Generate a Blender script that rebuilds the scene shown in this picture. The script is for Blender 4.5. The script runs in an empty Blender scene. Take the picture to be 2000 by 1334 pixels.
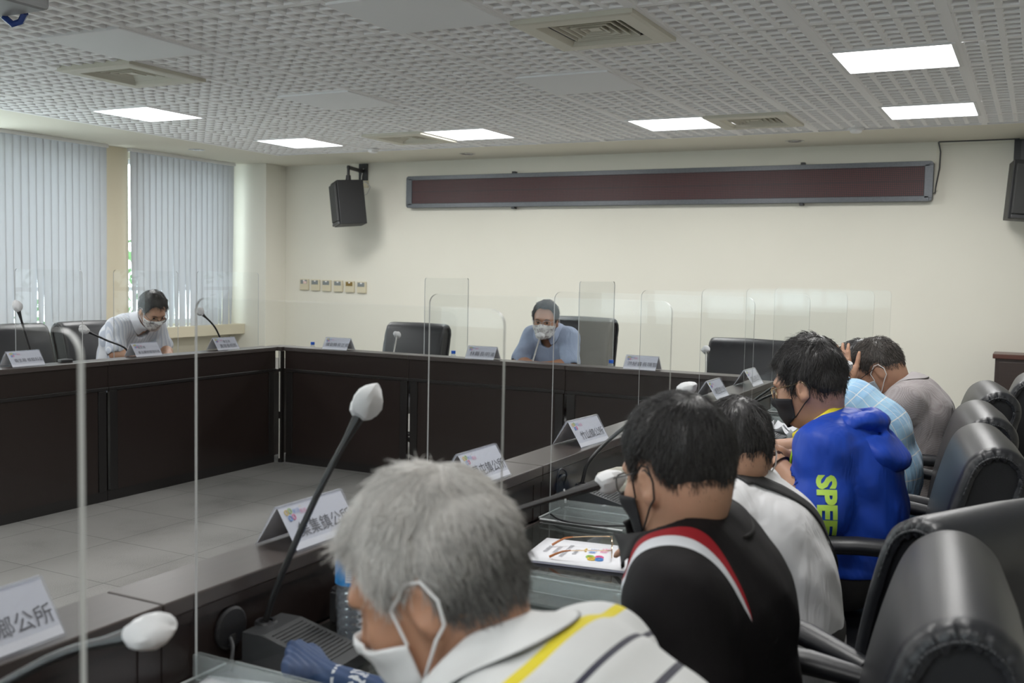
import bpy, bmesh, math, random
import numpy as np
from mathutils import Vector, Matrix, Euler
random.seed(7); rng = np.random.default_rng(7)
SC = bpy.context.scene
COL = SC.collection
H = 1.364          # camera height
C = 2.592          # ceiling height
YB = 9.78          # back wall
XL = -8.75         # left wall
MOD = 0.64         # ceiling module
rad = math.radians

# ------------------------------------------------------------------ materials
MATS = {}
def nd(nt, t, **kw):
    n = nt.nodes.new(t)
    for k, v in kw.items():
        if k in n.inputs: n.inputs[k].default_value = v
        else: setattr(n, k, v)
    return n
def mat(name, col, rough=.5, metal=0., spec=.5, noise=0., nscale=30., bump=0., bscale=200., coat=0., stretch=None, emit=None, estr=0., sheen=0., sss=0., alpha=None, trans=0.):
    if name in MATS: return MATS[name]
    m = bpy.data.materials.new(name); m.use_nodes = True
    nt = m.node_tree; b = nt.nodes['Principled BSDF']; L = nt.links
    c = (col[0], col[1], col[2], 1)
    b.inputs['Base Color'].default_value = c
    b.inputs['Roughness'].default_value = rough
    b.inputs['Metallic'].default_value = metal
    b.inputs['Specular IOR Level'].default_value = spec
    if coat: b.inputs['Coat Weight'].default_value = coat; b.inputs['Coat Roughness'].default_value = .08
    if sheen: b.inputs['Sheen Weight'].default_value = sheen
    if sss:
        b.inputs['Subsurface Weight'].default_value = sss
        b.inputs['Subsurface Radius'].default_value = (.012, .005, .003)
        b.inputs['Subsurface Scale'].default_value = .5
    if trans: b.inputs['Transmission Weight'].default_value = trans
    if emit is not None:
        b.inputs['Emission Color'].default_value = (*emit, 1); b.inputs['Emission Strength'].default_value = estr
    tc = None
    def coords():
        nonlocal tc
        if tc is None:
            t = nd(nt, 'ShaderNodeTexCoord'); mp = nd(nt, 'ShaderNodeMapping')
            if stretch: mp.inputs['Scale'].default_value = stretch
            L.new(t.outputs['Object'], mp.inputs['Vector']); tc = mp.outputs['Vector']
        return tc
    if noise:
        n = nd(nt, 'ShaderNodeTexNoise', Scale=nscale, Detail=4.)
        L.new(coords(), n.inputs['Vector'])
        mx = nd(nt, 'ShaderNodeMix', data_type='RGBA')
        mx.inputs[6].default_value = tuple(max(0, x*(1-noise)) for x in col)+(1,)
        mx.inputs[7].default_value = tuple(min(1, x*(1+noise)) for x in col)+(1,)
        L.new(n.outputs['Fac'], mx.inputs[0]); L.new(mx.outputs[2], b.inputs['Base Color'])
    if bump:
        n2 = nd(nt, 'ShaderNodeTexNoise', Scale=bscale, Detail=3.)
        L.new(coords(), n2.inputs['Vector'])
        bp = nd(nt, 'ShaderNodeBump', Strength=bump, Distance=.002)
        L.new(n2.outputs['Fac'], bp.inputs['Height']); L.new(bp.outputs['Normal'], b.inputs['Normal'])
    MATS[name] = m
    return m
def glassy(name, tint=(.97,.98,.98), ior=1.3, rough=.0, haze=0., hazecol=(.8,.85,.85), boost=1.):
    """clear sheet: straight-through transparency with a fresnel reflection"""
    if name in MATS: return MATS[name]
    m = bpy.data.materials.new(name); m.use_nodes = True
    nt = m.node_tree; nt.nodes.clear(); L = nt.links
    out = nd(nt, 'ShaderNodeOutputMaterial'); tr = nd(nt, 'ShaderNodeBsdfTransparent'); tr.inputs[0].default_value = (*tint, 1)
    gl = nd(nt, 'ShaderNodeBsdfGlossy'); gl.inputs['Roughness'].default_value = rough
    lw = nd(nt, 'ShaderNodeLayerWeight', Blend=.5)
    pw = nd(nt, 'ShaderNodeMath', operation='POWER'); pw.inputs[1].default_value = 5.; L.new(lw.outputs['Facing'], pw.inputs[0])
    f0 = ((ior-1)/(ior+1))**2
    mu = nd(nt, 'ShaderNodeMath', operation='MULTIPLY_ADD'); mu.inputs[1].default_value = (1-f0)*boost; mu.inputs[2].default_value = f0*boost
    L.new(pw.outputs[0], mu.inputs[0])
    mx = nd(nt, 'ShaderNodeMixShader')
    L.new(mu.outputs[0], mx.inputs[0]); L.new(tr.outputs[0], mx.inputs[1]); L.new(gl.outputs[0], mx.inputs[2])
    last = mx
    if haze:
        df = nd(nt, 'ShaderNodeBsdfDiffuse'); df.inputs[0].default_value = (*hazecol, 1)
        m2 = nd(nt, 'ShaderNodeMixShader'); m2.inputs[0].default_value = haze
        L.new(mx.outputs[0], m2.inputs[1]); L.new(df.outputs[0], m2.inputs[2]); last = m2
    L.new(last.outputs[0], out.inputs[0])
    MATS[name] = m
    return m

# ------------------------------------------------------------------ mesh builder
class MB:
    def __init__(s): s.v = []; s.f = []; s.m = []; s.uv = None
    def add(s, vs, fs, mi=0):
        o = len(s.v); s.v += [tuple(map(float, v)) for v in vs]; s.f += [tuple(i+o for i in f) for f in fs]; s.m += [mi]*len(fs); return s
    def box(s, x0, x1, y0, y1, z0, z1, mi=0):
        vs = [(x, y, z) for z in (z0, z1) for y in (y0, y1) for x in (x0, x1)]
        return s.add(vs, [(0,2,3,1),(4,5,7,6),(0,1,5,4),(2,6,7,3),(0,4,6,2),(1,3,7,5)], mi)
    def quad(s, a, b, c, d, mi=0): return s.add([a,b,c,d], [(0,1,2,3)], mi)
    def tube(s, pts, r, n=10, cap=True, mi=0, sq=None):
        pts = [Vector(p) for p in pts]; rs = r if isinstance(r, (list, tuple)) else [r]*len(pts)
        vs = []; up = Vector((0,0,1)); prev = None
        for i, p in enumerate(pts):
            a = pts[max(0,i-1)]; b = pts[min(len(pts)-1,i+1)]; t = (b-a).normalized()
            if prev is None:
                q = up if abs(t.z) < .9 else Vector((1,0,0)); x = t.cross(q).normalized()
            else:
                x = (prev - t*prev.dot(t)).normalized()
            prev = x; y = t.cross(x)
            for k in range(n):
                an = 2*math.pi*k/n
                sx, sy = (1, 1) if sq is None else sq
                vs.append(p + x*math.cos(an)*rs[i]*sx + y*math.sin(an)*rs[i]*sy)
        fs = [(i*n+k, i*n+(k+1)%n, (i+1)*n+(k+1)%n, (i+1)*n+k) for i in range(len(pts)-1) for k in range(n)]
        if cap: fs += [tuple(range(n-1,-1,-1)), tuple((len(pts)-1)*n+k for k in range(n))]
        return s.add(vs, fs, mi)
    def lathe(s, prof, n=24, o=(0,0,0), mi=0, axis='z'):
        vs = []
        for r, z in prof:
            for k in range(n):
                a = 2*math.pi*k/n
                p = (r*math.cos(a), r*math.sin(a), z) if axis == 'z' else ((z, r*math.cos(a), r*math.sin(a)) if axis == 'x' else (r*math.cos(a), z, r*math.sin(a)))
                vs.append((o[0]+p[0], o[1]+p[1], o[2]+p[2]))
        m = len(prof)
        fs = [(i*n+k, i*n+(k+1)%n, (i+1)*n+(k+1)%n, (i+1)*n+k) for i in range(m-1) for k in range(n)]
        fs += [tuple(range(n-1,-1,-1)), tuple((m-1)*n+k for k in range(n))]
        return s.add(vs, fs, mi)
    def prism(s, poly, y0, y1, mi=0, axis='y'):
        """extrude a 2D polygon; axis y: (x,z) polygon; x: (y,z); z: (x,y)"""
        n = len(poly); f = {'y': lambda p, t: (p[0], t, p[1]), 'x': lambda p, t: (t, p[0], p[1]), 'z': lambda p, t: (p[0], p[1], t)}[axis]
        vs = [f(p, y0) for p in poly]+[f(p, y1) for p in poly]
        fs = [tuple(range(n-1,-1,-1)), tuple(range(n, 2*n))]+[(i, (i+1)%n, n+(i+1)%n, n+i) for i in range(n)]
        return s.add(vs, fs, mi)
    def grid(s, fn, nu, nv, mi=0, closeu=False):
        vs = [fn(i/(nu if closeu else nu-1), j/(nv-1)) for j in range(nv) for i in range(nu)]
        fs = [(j*nu+i, j*nu+(i+1)%nu, (j+1)*nu+(i+1)%nu, (j+1)*nu+i) for j in range(nv-1) for i in range(nu if closeu else nu-1)]
        return s.add(vs, fs, mi)
    def xf(s, M, start=0):
        for i in range(start, len(s.v)): s.v[i] = tuple(M @ Vector(s.v[i]))
        return s
    def build(s, name, mats, parent=None, smooth=False, bevel=0., seg=2, solid=0., sub=0, ang=35, fixn=True):
        me = bpy.data.meshes.new(name)
        me.from_pydata(s.v, [], s.f)
        if fixn:
            bm = bmesh.new(); bm.from_mesh(me); bmesh.ops.recalc_face_normals(bm, faces=bm.faces); bm.to_mesh(me); bm.free()
        if not isinstance(mats, (list, tuple)): mats = [mats]
        for m in mats: me.materials.append(m)
        if len(mats) > 1: me.polygons.foreach_set('material_index', s.m)
        if smooth:
            me.shade_smooth(); me.set_sharp_from_angle(angle=rad(ang))
        me.update()
        o = bpy.data.objects.new(name, me); COL.objects.link(o)
        if parent is not None: o.parent = parent
        if solid: md = o.modifiers.new('s', 'SOLIDIFY'); md.thickness = solid; md.offset = 0
        if bevel: md = o.modifiers.new('b', 'BEVEL'); md.width = bevel; md.segments = seg; md.limit_method = 'ANGLE'; md.angle_limit = rad(40)
        if sub: md = o.modifiers.new('d', 'SUBSURF'); md.levels = sub; md.render_levels = sub
        return o
def rbox(x0, x1, y0, y1, r, n=5):
    p = []
    for cx, cy, a0 in ((x1-r, y1-r, 0), (x0+r, y1-r, 90), (x0+r, y0+r, 180), (x1-r, y0+r, 270)):
        for k in range(n+1):
            a = rad(a0+90*k/n); p.append((cx+r*math.cos(a), cy+r*math.sin(a)))
    return p
def tag(o, label=None, cat=None, group=None, kind=None):
    if label: o['label'] = label
    if cat: o['category'] = cat
    if group: o['group'] = group
    if kind: o['kind'] = kind
    return o
def thing(name, label, cat, loc=(0,0,0), rz=0., group=None):
    o = bpy.data.objects.new(name, None); COL.objects.link(o)
    o.empty_display_size = .1
    o.location = loc; o.rotation_euler = (0,0,rz)
    return tag(o, label, cat, group)
def struct(o): o['kind'] = 'structure'; return o
def copy_tree(o, parent=None):
    c = o.copy(); COL.objects.link(c)
    if parent is not None: c.parent = parent
    for ch in list(o.children): copy_tree(ch, c)
    return c
def text_mesh(name, body, size, m, parent=None, loc=(0,0,0), rot=None, align='CENTER', xs=1., shear=0., ext=0., off=0.):
    cu = bpy.data.curves.new(name, 'FONT'); cu.body = body; cu.size = size; cu.align_x = align; cu.align_y = 'CENTER'; cu.resolution_u = 3; cu.shear = shear; cu.extrude = ext; cu.offset = off
    tmp = bpy.data.objects.new(name, cu); COL.objects.link(tmp)
    bpy.context.view_layer.update()
    me = bpy.data.meshes.new_from_object(tmp.evaluated_get(bpy.context.evaluated_depsgraph_get()))
    bpy.data.objects.remove(tmp); me.name = name
    me.materials.clear(); me.materials.append(m)
    o = bpy.data.objects.new(name, me); COL.objects.link(o)
    o.parent = parent
    o.matrix_local = Matrix.Translation(loc) @ (rot.to_4x4() if rot is not None else Matrix()) @ Matrix.Diagonal((xs,1,1,1))
    return o

# ------------------------------------------------------------------ shared materials
M_wall = mat('wall_paint', (.765,.745,.655), .85, spec=.2, noise=.02, nscale=3, bump=.15, bscale=350)
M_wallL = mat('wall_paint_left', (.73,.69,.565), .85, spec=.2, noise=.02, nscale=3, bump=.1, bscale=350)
M_soffit = mat('soffit_paint', (.74,.715,.615), .9, spec=.15)
M_ceil = mat('ceiling_white', (.95,.945,.95), .8, spec=.2)
M_blank = mat('ceiling_blank', (.92,.93,.945), .8, spec=.2)
M_trimw = mat('lamp_frame', (.75,.76,.77), .5)
M_wood = mat('dark_wood', (.0155,.0100,.0088), .32, spec=.5, noise=.12, nscale=3, stretch=(14,14,1))
M_woodtop = mat('dark_wood_top', (.050,.040,.037), .33, spec=.6, noise=.25, nscale=7, stretch=(1,14,14))
M_edge = mat('black_edge', (.010,.009,.009), .35)
M_white = mat('white_plastic', (.80,.80,.80), .45)
M_cream = mat('cream_plastic', (.62,.56,.40), .45)
M_black = mat('black_plastic', (.012,.012,.014), .45)
M_dgrey = mat('dark_grey_plastic', (.045,.046,.05), .42)
M_steel = mat('steel', (.55,.55,.55), .3, metal=1.)
M_leather = mat('black_leather', (.011,.012,.0155), .41, spec=.5, bump=.12, bscale=260)
M_acryl = glassy('acrylic', (.98,.985,.985), 1.45, boost=.30)
M_acryl2 = glassy('acrylic_divider', (.96,.97,.97), 1.45, boost=1.1)
M_acedge = mat('acrylic_edge', (.62,.64,.64), .25, spec=.6)
M_paper = mat('paper', (.80,.80,.84), .7, spec=.2)
M_ink = mat('ink', (.035,.035,.045), .6)

# ------------------------------------------------------------------ room shell
def room():
    # floor: grey carpet tiles
    m = bpy.data.materials.new('carpet_tiles'); m.use_nodes = True; nt = m.node_tree; L = nt.links; b = nt.nodes['Principled BSDF']
    b.inputs['Roughness'].default_value = .75; b.inputs['Specular IOR Level'].default_value = .35
    tc = nd(nt, 'ShaderNodeTexCoord'); n1 = nd(nt, 'ShaderNodeTexNoise', Scale=160., Detail=5.); n2 = nd(nt, 'ShaderNodeTexNoise', Scale=2.2, Detail=3.)
    mp = nd(nt, 'ShaderNodeMapping'); mp.inputs['Scale'].default_value = (1,2.4,1)
    L.new(tc.outputs['Object'], mp.inputs[0]); L.new(mp.outputs[0], n1.inputs['Vector']); L.new(tc.outputs['Object'], n2.inputs['Vector'])
    ad = nd(nt, 'ShaderNodeMath', operation='ADD'); L.new(n1.outputs['Fac'], ad.inputs[0]); L.new(n2.outputs['Fac'], ad.inputs[1])
    cr = nd(nt, 'ShaderNodeValToRGB'); cr.color_ramp.elements[0].position = .55; cr.color_ramp.elements[1].position = 1.45
    cr.color_ramp.elements[0].color = (.085,.082,.078,1); cr.color_ramp.elements[1].color = (.235,.23,.22,1)
    L.new(ad.outputs[0], cr.inputs[0])
    br = nd(nt, 'ShaderNodeTexBrick', offset=0., squash=1.); br.inputs['Scale'].default_value = 1.; br.inputs['Mortar Size'].default_value = .003
    br.inputs['Brick Width'].default_value = .5; br.inputs['Row Height'].default_value = .5
    br.inputs['Color1'].default_value = (1,1,1,1); br.inputs['Color2'].default_value = (.93,.93,.93,1); br.inputs['Mortar'].default_value = (.55,.55,.55,1)
    L.new(tc.outputs['Object'], br.inputs['Vector'])
    mu = nd(nt, 'ShaderNodeMix', data_type='RGBA', blend_type='MULTIPLY'); mu.inputs[0].default_value = 1
    L.new(cr.outputs[0], mu.inputs[6]); L.new(br.outputs[0], mu.inputs[7]); L.new(mu.outputs[2], b.inputs['Base Color'])
    bp = nd(nt, 'ShaderNodeBump', Strength=.5, Distance=.003); L.new(n1.outputs['Fac'], bp.inputs['Height']); L.new(bp.outputs[0], b.inputs['Normal'])
    X1, Y0 = 1.9, -3.2
    struct(MB().box(XL-.2, X1+.2, Y0-.2, YB+.2, -.12, 0).build('floor', m))
    struct(MB().box(XL-.2, X1+.2, YB, YB+.2, 0, C+.3).build('wall_back', M_wall))
    struct(MB().box(X1, X1+.2, Y0-.2, YB, 0, C+.3).build('wall_right', M_wall))
    # rear wall with a window opening (behind the camera, seen only in reflections)
    w = MB(); w.box(XL-.2, -3.6, Y0-.2, Y0, 0, C+.3); w.box(-.6, X1, Y0-.2, Y0, 0, C+.3); w.box(-3.6, -.6, Y0-.2, Y0, 0, .95); w.box(-3.6, -.6, Y0-.2, Y0, 2.25, C+.3)
    struct(w.build('wall_rear', mat('rear_wall_dark',(.10,.065,.045),.5)))  # unseen wall, coloured dark brown so the clear screens reflect less
    # left wall: openings [6.0..7.46], [7.80..9.27], and one nearer the camera
    SZ, TZ = .70, 2.50
    op = [(1.2,3.4), (4.3,7.43), (7.82,9.28)]
    w = MB(); y = Y0-.2
    for a, b2 in op:
        w.box(XL-.2, XL, y, a, 0, C+.3); w.box(XL-.2, XL, a, b2, 0, SZ); w.box(XL-.2, XL, a, b2, TZ, C+.3); y = b2
    w.box(XL-.2, XL, y, YB, 0, C+.3)
    struct(w.build('wall_left', M_wallL))
    # corner column and the pier between the windows
    struct(MB().box(XL, -8.2, 9.42, YB, 0, C).build('trim_1', M_wall, bevel=.004))
    struct(MB().box(XL, XL+.09, 7.46, 7.78, 0, C).build('trim_2', mat('pier_paint', (.66,.59,.44), .8)))
    struct(MB().box(XL-.02, -8.52, 7.80, 9.42, SZ-.14, SZ-.02).box(XL-.02, -8.52, 4.0, 7.44, SZ-.14, SZ-.02).build('trim_3', mat('sill_paint', (.66,.60,.45), .6), bevel=.004))
    fr = mat('window_frame_white', (.75,.76,.76), .4)
    gl = glassy('window_glass', (.93,.96,.95), 1.45)
    for i, (a, b2) in enumerate(op):
        f = MB(); x0, x1 = XL-.12, XL-.06; t = .05
        f.box(x0, x1, a, b2, SZ, SZ+t); f.box(x0, x1, a, b2, TZ-t, TZ)
        k = 2 if b2-a < 2 else 3
        for j in range(k+1):
            yy = a+(b2-a-t)*j/k; f.box(x0, x1, yy, yy+t, SZ+t, TZ-t)
        f.box(x0+.01, x1-.01, a+t, b2-t, 1.08, 1.12)
        o = struct(f.build('window_%d' % (i+1), fr))
        g = MB().box(XL-.092, XL-.088, a+t, b2-t, SZ+t, TZ-t).build('window_pane', gl, o)
    f = MB(); f.box(-3.6,-.6,Y0-.12,Y0-.06,.95,1.0); f.box(-3.6,-.6,Y0-.12,Y0-.06,2.2,2.25)
    for xx in (-3.6,-2.6,-1.65,-.65): f.box(xx,xx+.05,Y0-.12,Y0-.06,1.0,2.2)
    o = struct(f.build('window_4', fr)); MB().box(-3.55,-.65,Y0-.092,Y0-.088,1.0,2.2).build('window_pane', gl, o)
    # soffit ring round the egg-crate field
    s = MB(); GX0, GY1 = -7.49, 8.83
    s.box(XL, X1, GY1, YB, C, C+.12); s.box(XL, GX0, Y0, GY1, C, C+.12)
    struct(s.build('trim_4', M_soffit))
    return GX0, GY1
GX0, GY1 = room()
def outside():
    # foliage beyond the windows, glimpsed through the slits of the blinds
    m = mat('leaf_green', (.05,.16,.03), .6, noise=.6, nscale=5)
    g = np.random.default_rng(2); mb = MB()
    for k in range(4500):
        c = np.array([-11.6+g.normal(0,.35), g.uniform(-1,11), g.uniform(0,2.0)**1.0]); r = g.uniform(.04,.10); a = g.normal(size=3); a /= np.linalg.norm(a); b = np.cross(a,(0.3,.2,1)); b /= np.linalg.norm(b)
        mb.add([c+a*r, c+b*r*.5, c-a*r, c-b*r*.5], [(0,1,2,3)])
    o = mb.build('hedge_foliage', m, fixn=False); o['kind'] = 'stuff'; o['label'] = 'green foliage outside the windows, seen through slits of the blinds'; o['category'] = 'foliage'
outside()

LIGHTS = [(-6.85,5.76),(-6.85,7.68),(-4.93,7.68),(-3.01,7.68),(-1.09,5.76),(-1.09,7.68)]
VENTS = [(-2.37,4.48),(-5.57,4.44),(-5.57,7.68),(-2.37,7.68)]
BLANKS = [(-4.93,3.80),(-3.01,3.84),(-3.01,5.76),(-4.93,5.76)]
def ceiling():
    taken = {(round(x,2), round(y,2)) for x, y in LIGHTS}
    taken |= {(-2.37,4.48),(-5.57,4.48),(-5.57,7.68),(-2.37,7.68),(-4.93,3.84),(-3.01,3.84),(-3.01,5.76),(-4.93,5.76)}
    mb = MB(); n = 6; cell = .1; t0 = .02
    V = []; F = []
    def cellgeo(x, y, ya=0, yb=1):
        o = len(V)
        ro, r1, r2 = .0, .0135, .026
        z0, z1, z2 = C, C+.008, C+.075
        def ring(d, dy, z): return [(x+d, y+dy, z), (x+cell-d, y+dy, z), (x+cell-d, y+cell-dy, z), (x+d, y+cell-dy, z)]
        V.extend(ring(0,0,z0)+ring(.013,.008,z0)+ring(.0175,.0125,z1)+ring(.024,.019,z2))
        for k in range(3):
            for i in range(4): F.append((o+4*k+i, o+4*k+(i+1)%4, o+4*k+4+(i+1)%4, o+4*k+4+i))
        F.append((o+12, o+13, o+14, o+15))
    j0 = -9
    ix = 0
    x = GX0
    while x < 1.8:
        yi = 8.32
        while yi > 1.9:
            if (round(x,2), round(yi,2)) not in taken:
                for a in range(n):
                    for b in range(n):
                        if yi+t0+(b+1)*cell <= GY1+.001: cellgeo(x+t0+a*cell, yi+t0+b*cell)
            # T-bars round the module
            if yi+MOD <= GY1+.2:
                pass
            yi = round(yi-MOD, 4)
        x = round(x+MOD, 4)
    mb.add(V, F)
    # bars
    k = 0; x = GX0
    while x < 1.9:
        mb.box(x-.021, x+.021, 1.9, GY1, C-.002, C+.02)
        x = round(x+MOD, 4)
    y = 8.32
    while y > 1.9:
        mb.box(GX0, 1.9, y-.0195, y+.0195, C+.001, C+.02); y = round(y-MOD, 4)
    mb.box(GX0, 1.9, GY1-.012, GY1, C-.001, C+.03)
    mb.box(GX0, 1.9, -3.2, 1.94, C, C+.03)
    mb.box(GX0-.3, 2.1, -3.4, GY1, C+.10, C+.14)
    struct(mb.build('ceiling', M_ceil, fixn=False))
ceiling()

def ceiling_things():
    M_em = mat('lamp_diffuser', (.9,.9,.9), .5, emit=(.96,.98,1.), estr=6.)
    lab = ['above the blinds, nearer the camera of that window side', '', '', '', '', '']
    labs = ['lit square ceiling panel above the seated man in a striped shirt by the blinds',
            'lit square ceiling panel nearest the corner where blinds meet the back wall',
            'lit square ceiling panel beside an air vent, before the wall speaker on the black arm',
            'lit square ceiling panel above the middle of the LED board, beside an air vent',
            'largest looking lit square ceiling panel, above the row of seated men',
            'lit square ceiling panel behind the largest looking one, toward the back wall']
    for (x, y), lb in zip(LIGHTS, labs):
        t = thing('ceiling_light', lb, 'ceiling light', (x+MOD/2, y+MOD/2, C), group='lit ceiling panels')
        a, b = .318, .298
        f = MB()
        for p, q in (((-a,a,-a,-b)),0),((-a,a,b,a),0),((-a,-b,-b,b),0),((b,a,-b,b),0): f.box(*p, -.006, .012)
        f.build('lamp_frame', M_trimw, t)
        MB().box(-b, b, -b, b, -.002, .008).build('diffuser', M_em, t)
    M_v = mat('vent_cream', (.60,.575,.48), .45); M_dk = mat('vent_dark', (.012,.012,.012), .8)
    vl = ['square cream air vent nearest the camera, with dark gaps between its nested louvers', 'square cream air vent next to a blank ceiling tile, over the window side',
          'square cream air vent touching a lit panel, before the wall speaker on the black arm', 'square cream air vent touching a lit panel above the LED board']
    for (x, y), lb in zip(VENTS, vl):
        t = thing('ceiling_vent', lb, 'air vent', (x+MOD/2, y+MOD/2, C), group='ceiling air vents')
        f = MB(); a, b, c = .318, .225, .205
        ring = lambda d, z: [(-d,-d,z),(d,-d,z),(d,d,z),(-d,d,z)]
        def rings(mb, rs):
            o = len(mb.v)
            for d, z in rs: mb.v += ring(d, z)
            for k in range(len(rs)-1):
                for i in range(4): mb.f.append((o+4*k+i, o+4*k+(i+1)%4, o+4*k+4+(i+1)%4, o+4*k+4+i)); mb.m.append(0)
        rings(f, [(a,.01),(a,-.022),(a-.02,-.026),(b,-.026),(b-.004,-.022),(c,.0)])
        f.build('vent_frame', M_v, t, fixn=False)
        lv = MB()
        for d in (.178,.138,.098,.058): rings(lv, [(d,-.004),(d,-.010),(d-.005,-.010),(d-.020,.026),(d-.016,.027),(d-.001,-.004)])
        lv.box(-.03,.03,-.03,.03,-.004,.0); lv.box(-.004,.004,-.2,.2,.008,.02); lv.box(-.2,.2,-.004,.004,.008,.02)
        lv.build('louver', M_v, t, fixn=False)
        MB().box(-.22,.22,-.22,.22,.075,.08).build('duct_backing', M_dk, t)
    bl = ['blank grey ceiling tile next to the air vent over the window side', 'large looking blank grey ceiling tile beside the nearest air vent',
          'blank grey ceiling tile in line with the far air vent above the LED board', 'blank grey ceiling tile before the lit panel nearest the wall speaker']
    for (x, y), lb in zip(BLANKS, bl):
        p = MB().box(-.312, .312, -.312, .312, -.012, .012).build('blank_ceiling_tile', M_blank, bevel=.003)
        p.location = (x+MOD/2, y+MOD/2, C); tag(p, lb, 'ceiling tile', 'blank ceiling tiles')
    M_chrome = mat('chrome', (.8,.8,.8), .15, metal=1.)
    dl = ['round recessed downlight in the soffit above the blinds', 'round recessed downlight in the soffit between the wall speaker and the LED board', 'round recessed downlight in the soffit above the LED board, near the lit panels']
    for (x, y), lb in zip([(-7.99,8.09),(-5.38,9.29),(-2.02,9.33)], dl):
        t = thing('downlight', lb, 'downlight', (x, y, C), group='soffit downlights')
        f = MB().lathe([(.085,0),(.085,-.004),(.07,-.006),(.06,-.002),(.045,.04),(.02,.05)], 28); f.build('trim_ring', M_chrome, t, smooth=True)
        MB().lathe([(.001,-.0005),(.03,-.002),(.032,.02),(.001,.025)], 20).build('bulb', mat('bulb_glass',(.8,.8,.78),.2), t, smooth=True)
    for (x, y), lb in zip([(-6.115,8.64),(-1.395,8.70)], ['small white round smoke detector close to the wall speaker on the black arm', 'white round smoke detector on the ceiling grid before the LED board end with the cable']):
        t = thing('smoke_detector', lb, 'smoke detector', (x, y, C), group='smoke detectors')
        MB().lathe([(.062,.0),(.062,-.012),(.05,-.016)], 28).build('detector_plate', M_white, t, smooth=True)
        MB().lathe([(.05,-.016),(.046,-.034),(.03,-.042),(.001,-.044)], 28).build('sensor_cover', M_white, t, smooth=True)
    # projector on its ceiling pole
    t = thing('projector', 'grey ceiling projector with a blue glint on its lens, cut by the picture edge', 'projector', (-4.12,2.72,2.40))
    MB().box(-.44,.44,-.19,.19,0,.13).build('projector_body', mat('projector_grey',(.23,.235,.24),.5), t, bevel=.02)
    MB().lathe([(.052,-.205),(.052,-.19),(.04,-.20),(.02,-.212)],24,(.21,0,.0),axis='y').build('lens_ring', M_black, t)
    cb=MB(); cb.tube([(.17,.17,.0),(.20,.19,-.03),(.24,.20,-.02),(.28,.19,.01)],.014,8); cb.build('lens_glint_blue', mat('glint_blue',(.02,.05,.22),.2), t, smooth=True)  # blue tube stands in for the reflection on the lens
    MB().tube([(0,0,.13),(0,0,.19)],.03,12).build('mount_pole', M_white, t)
ceiling_things()

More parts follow.
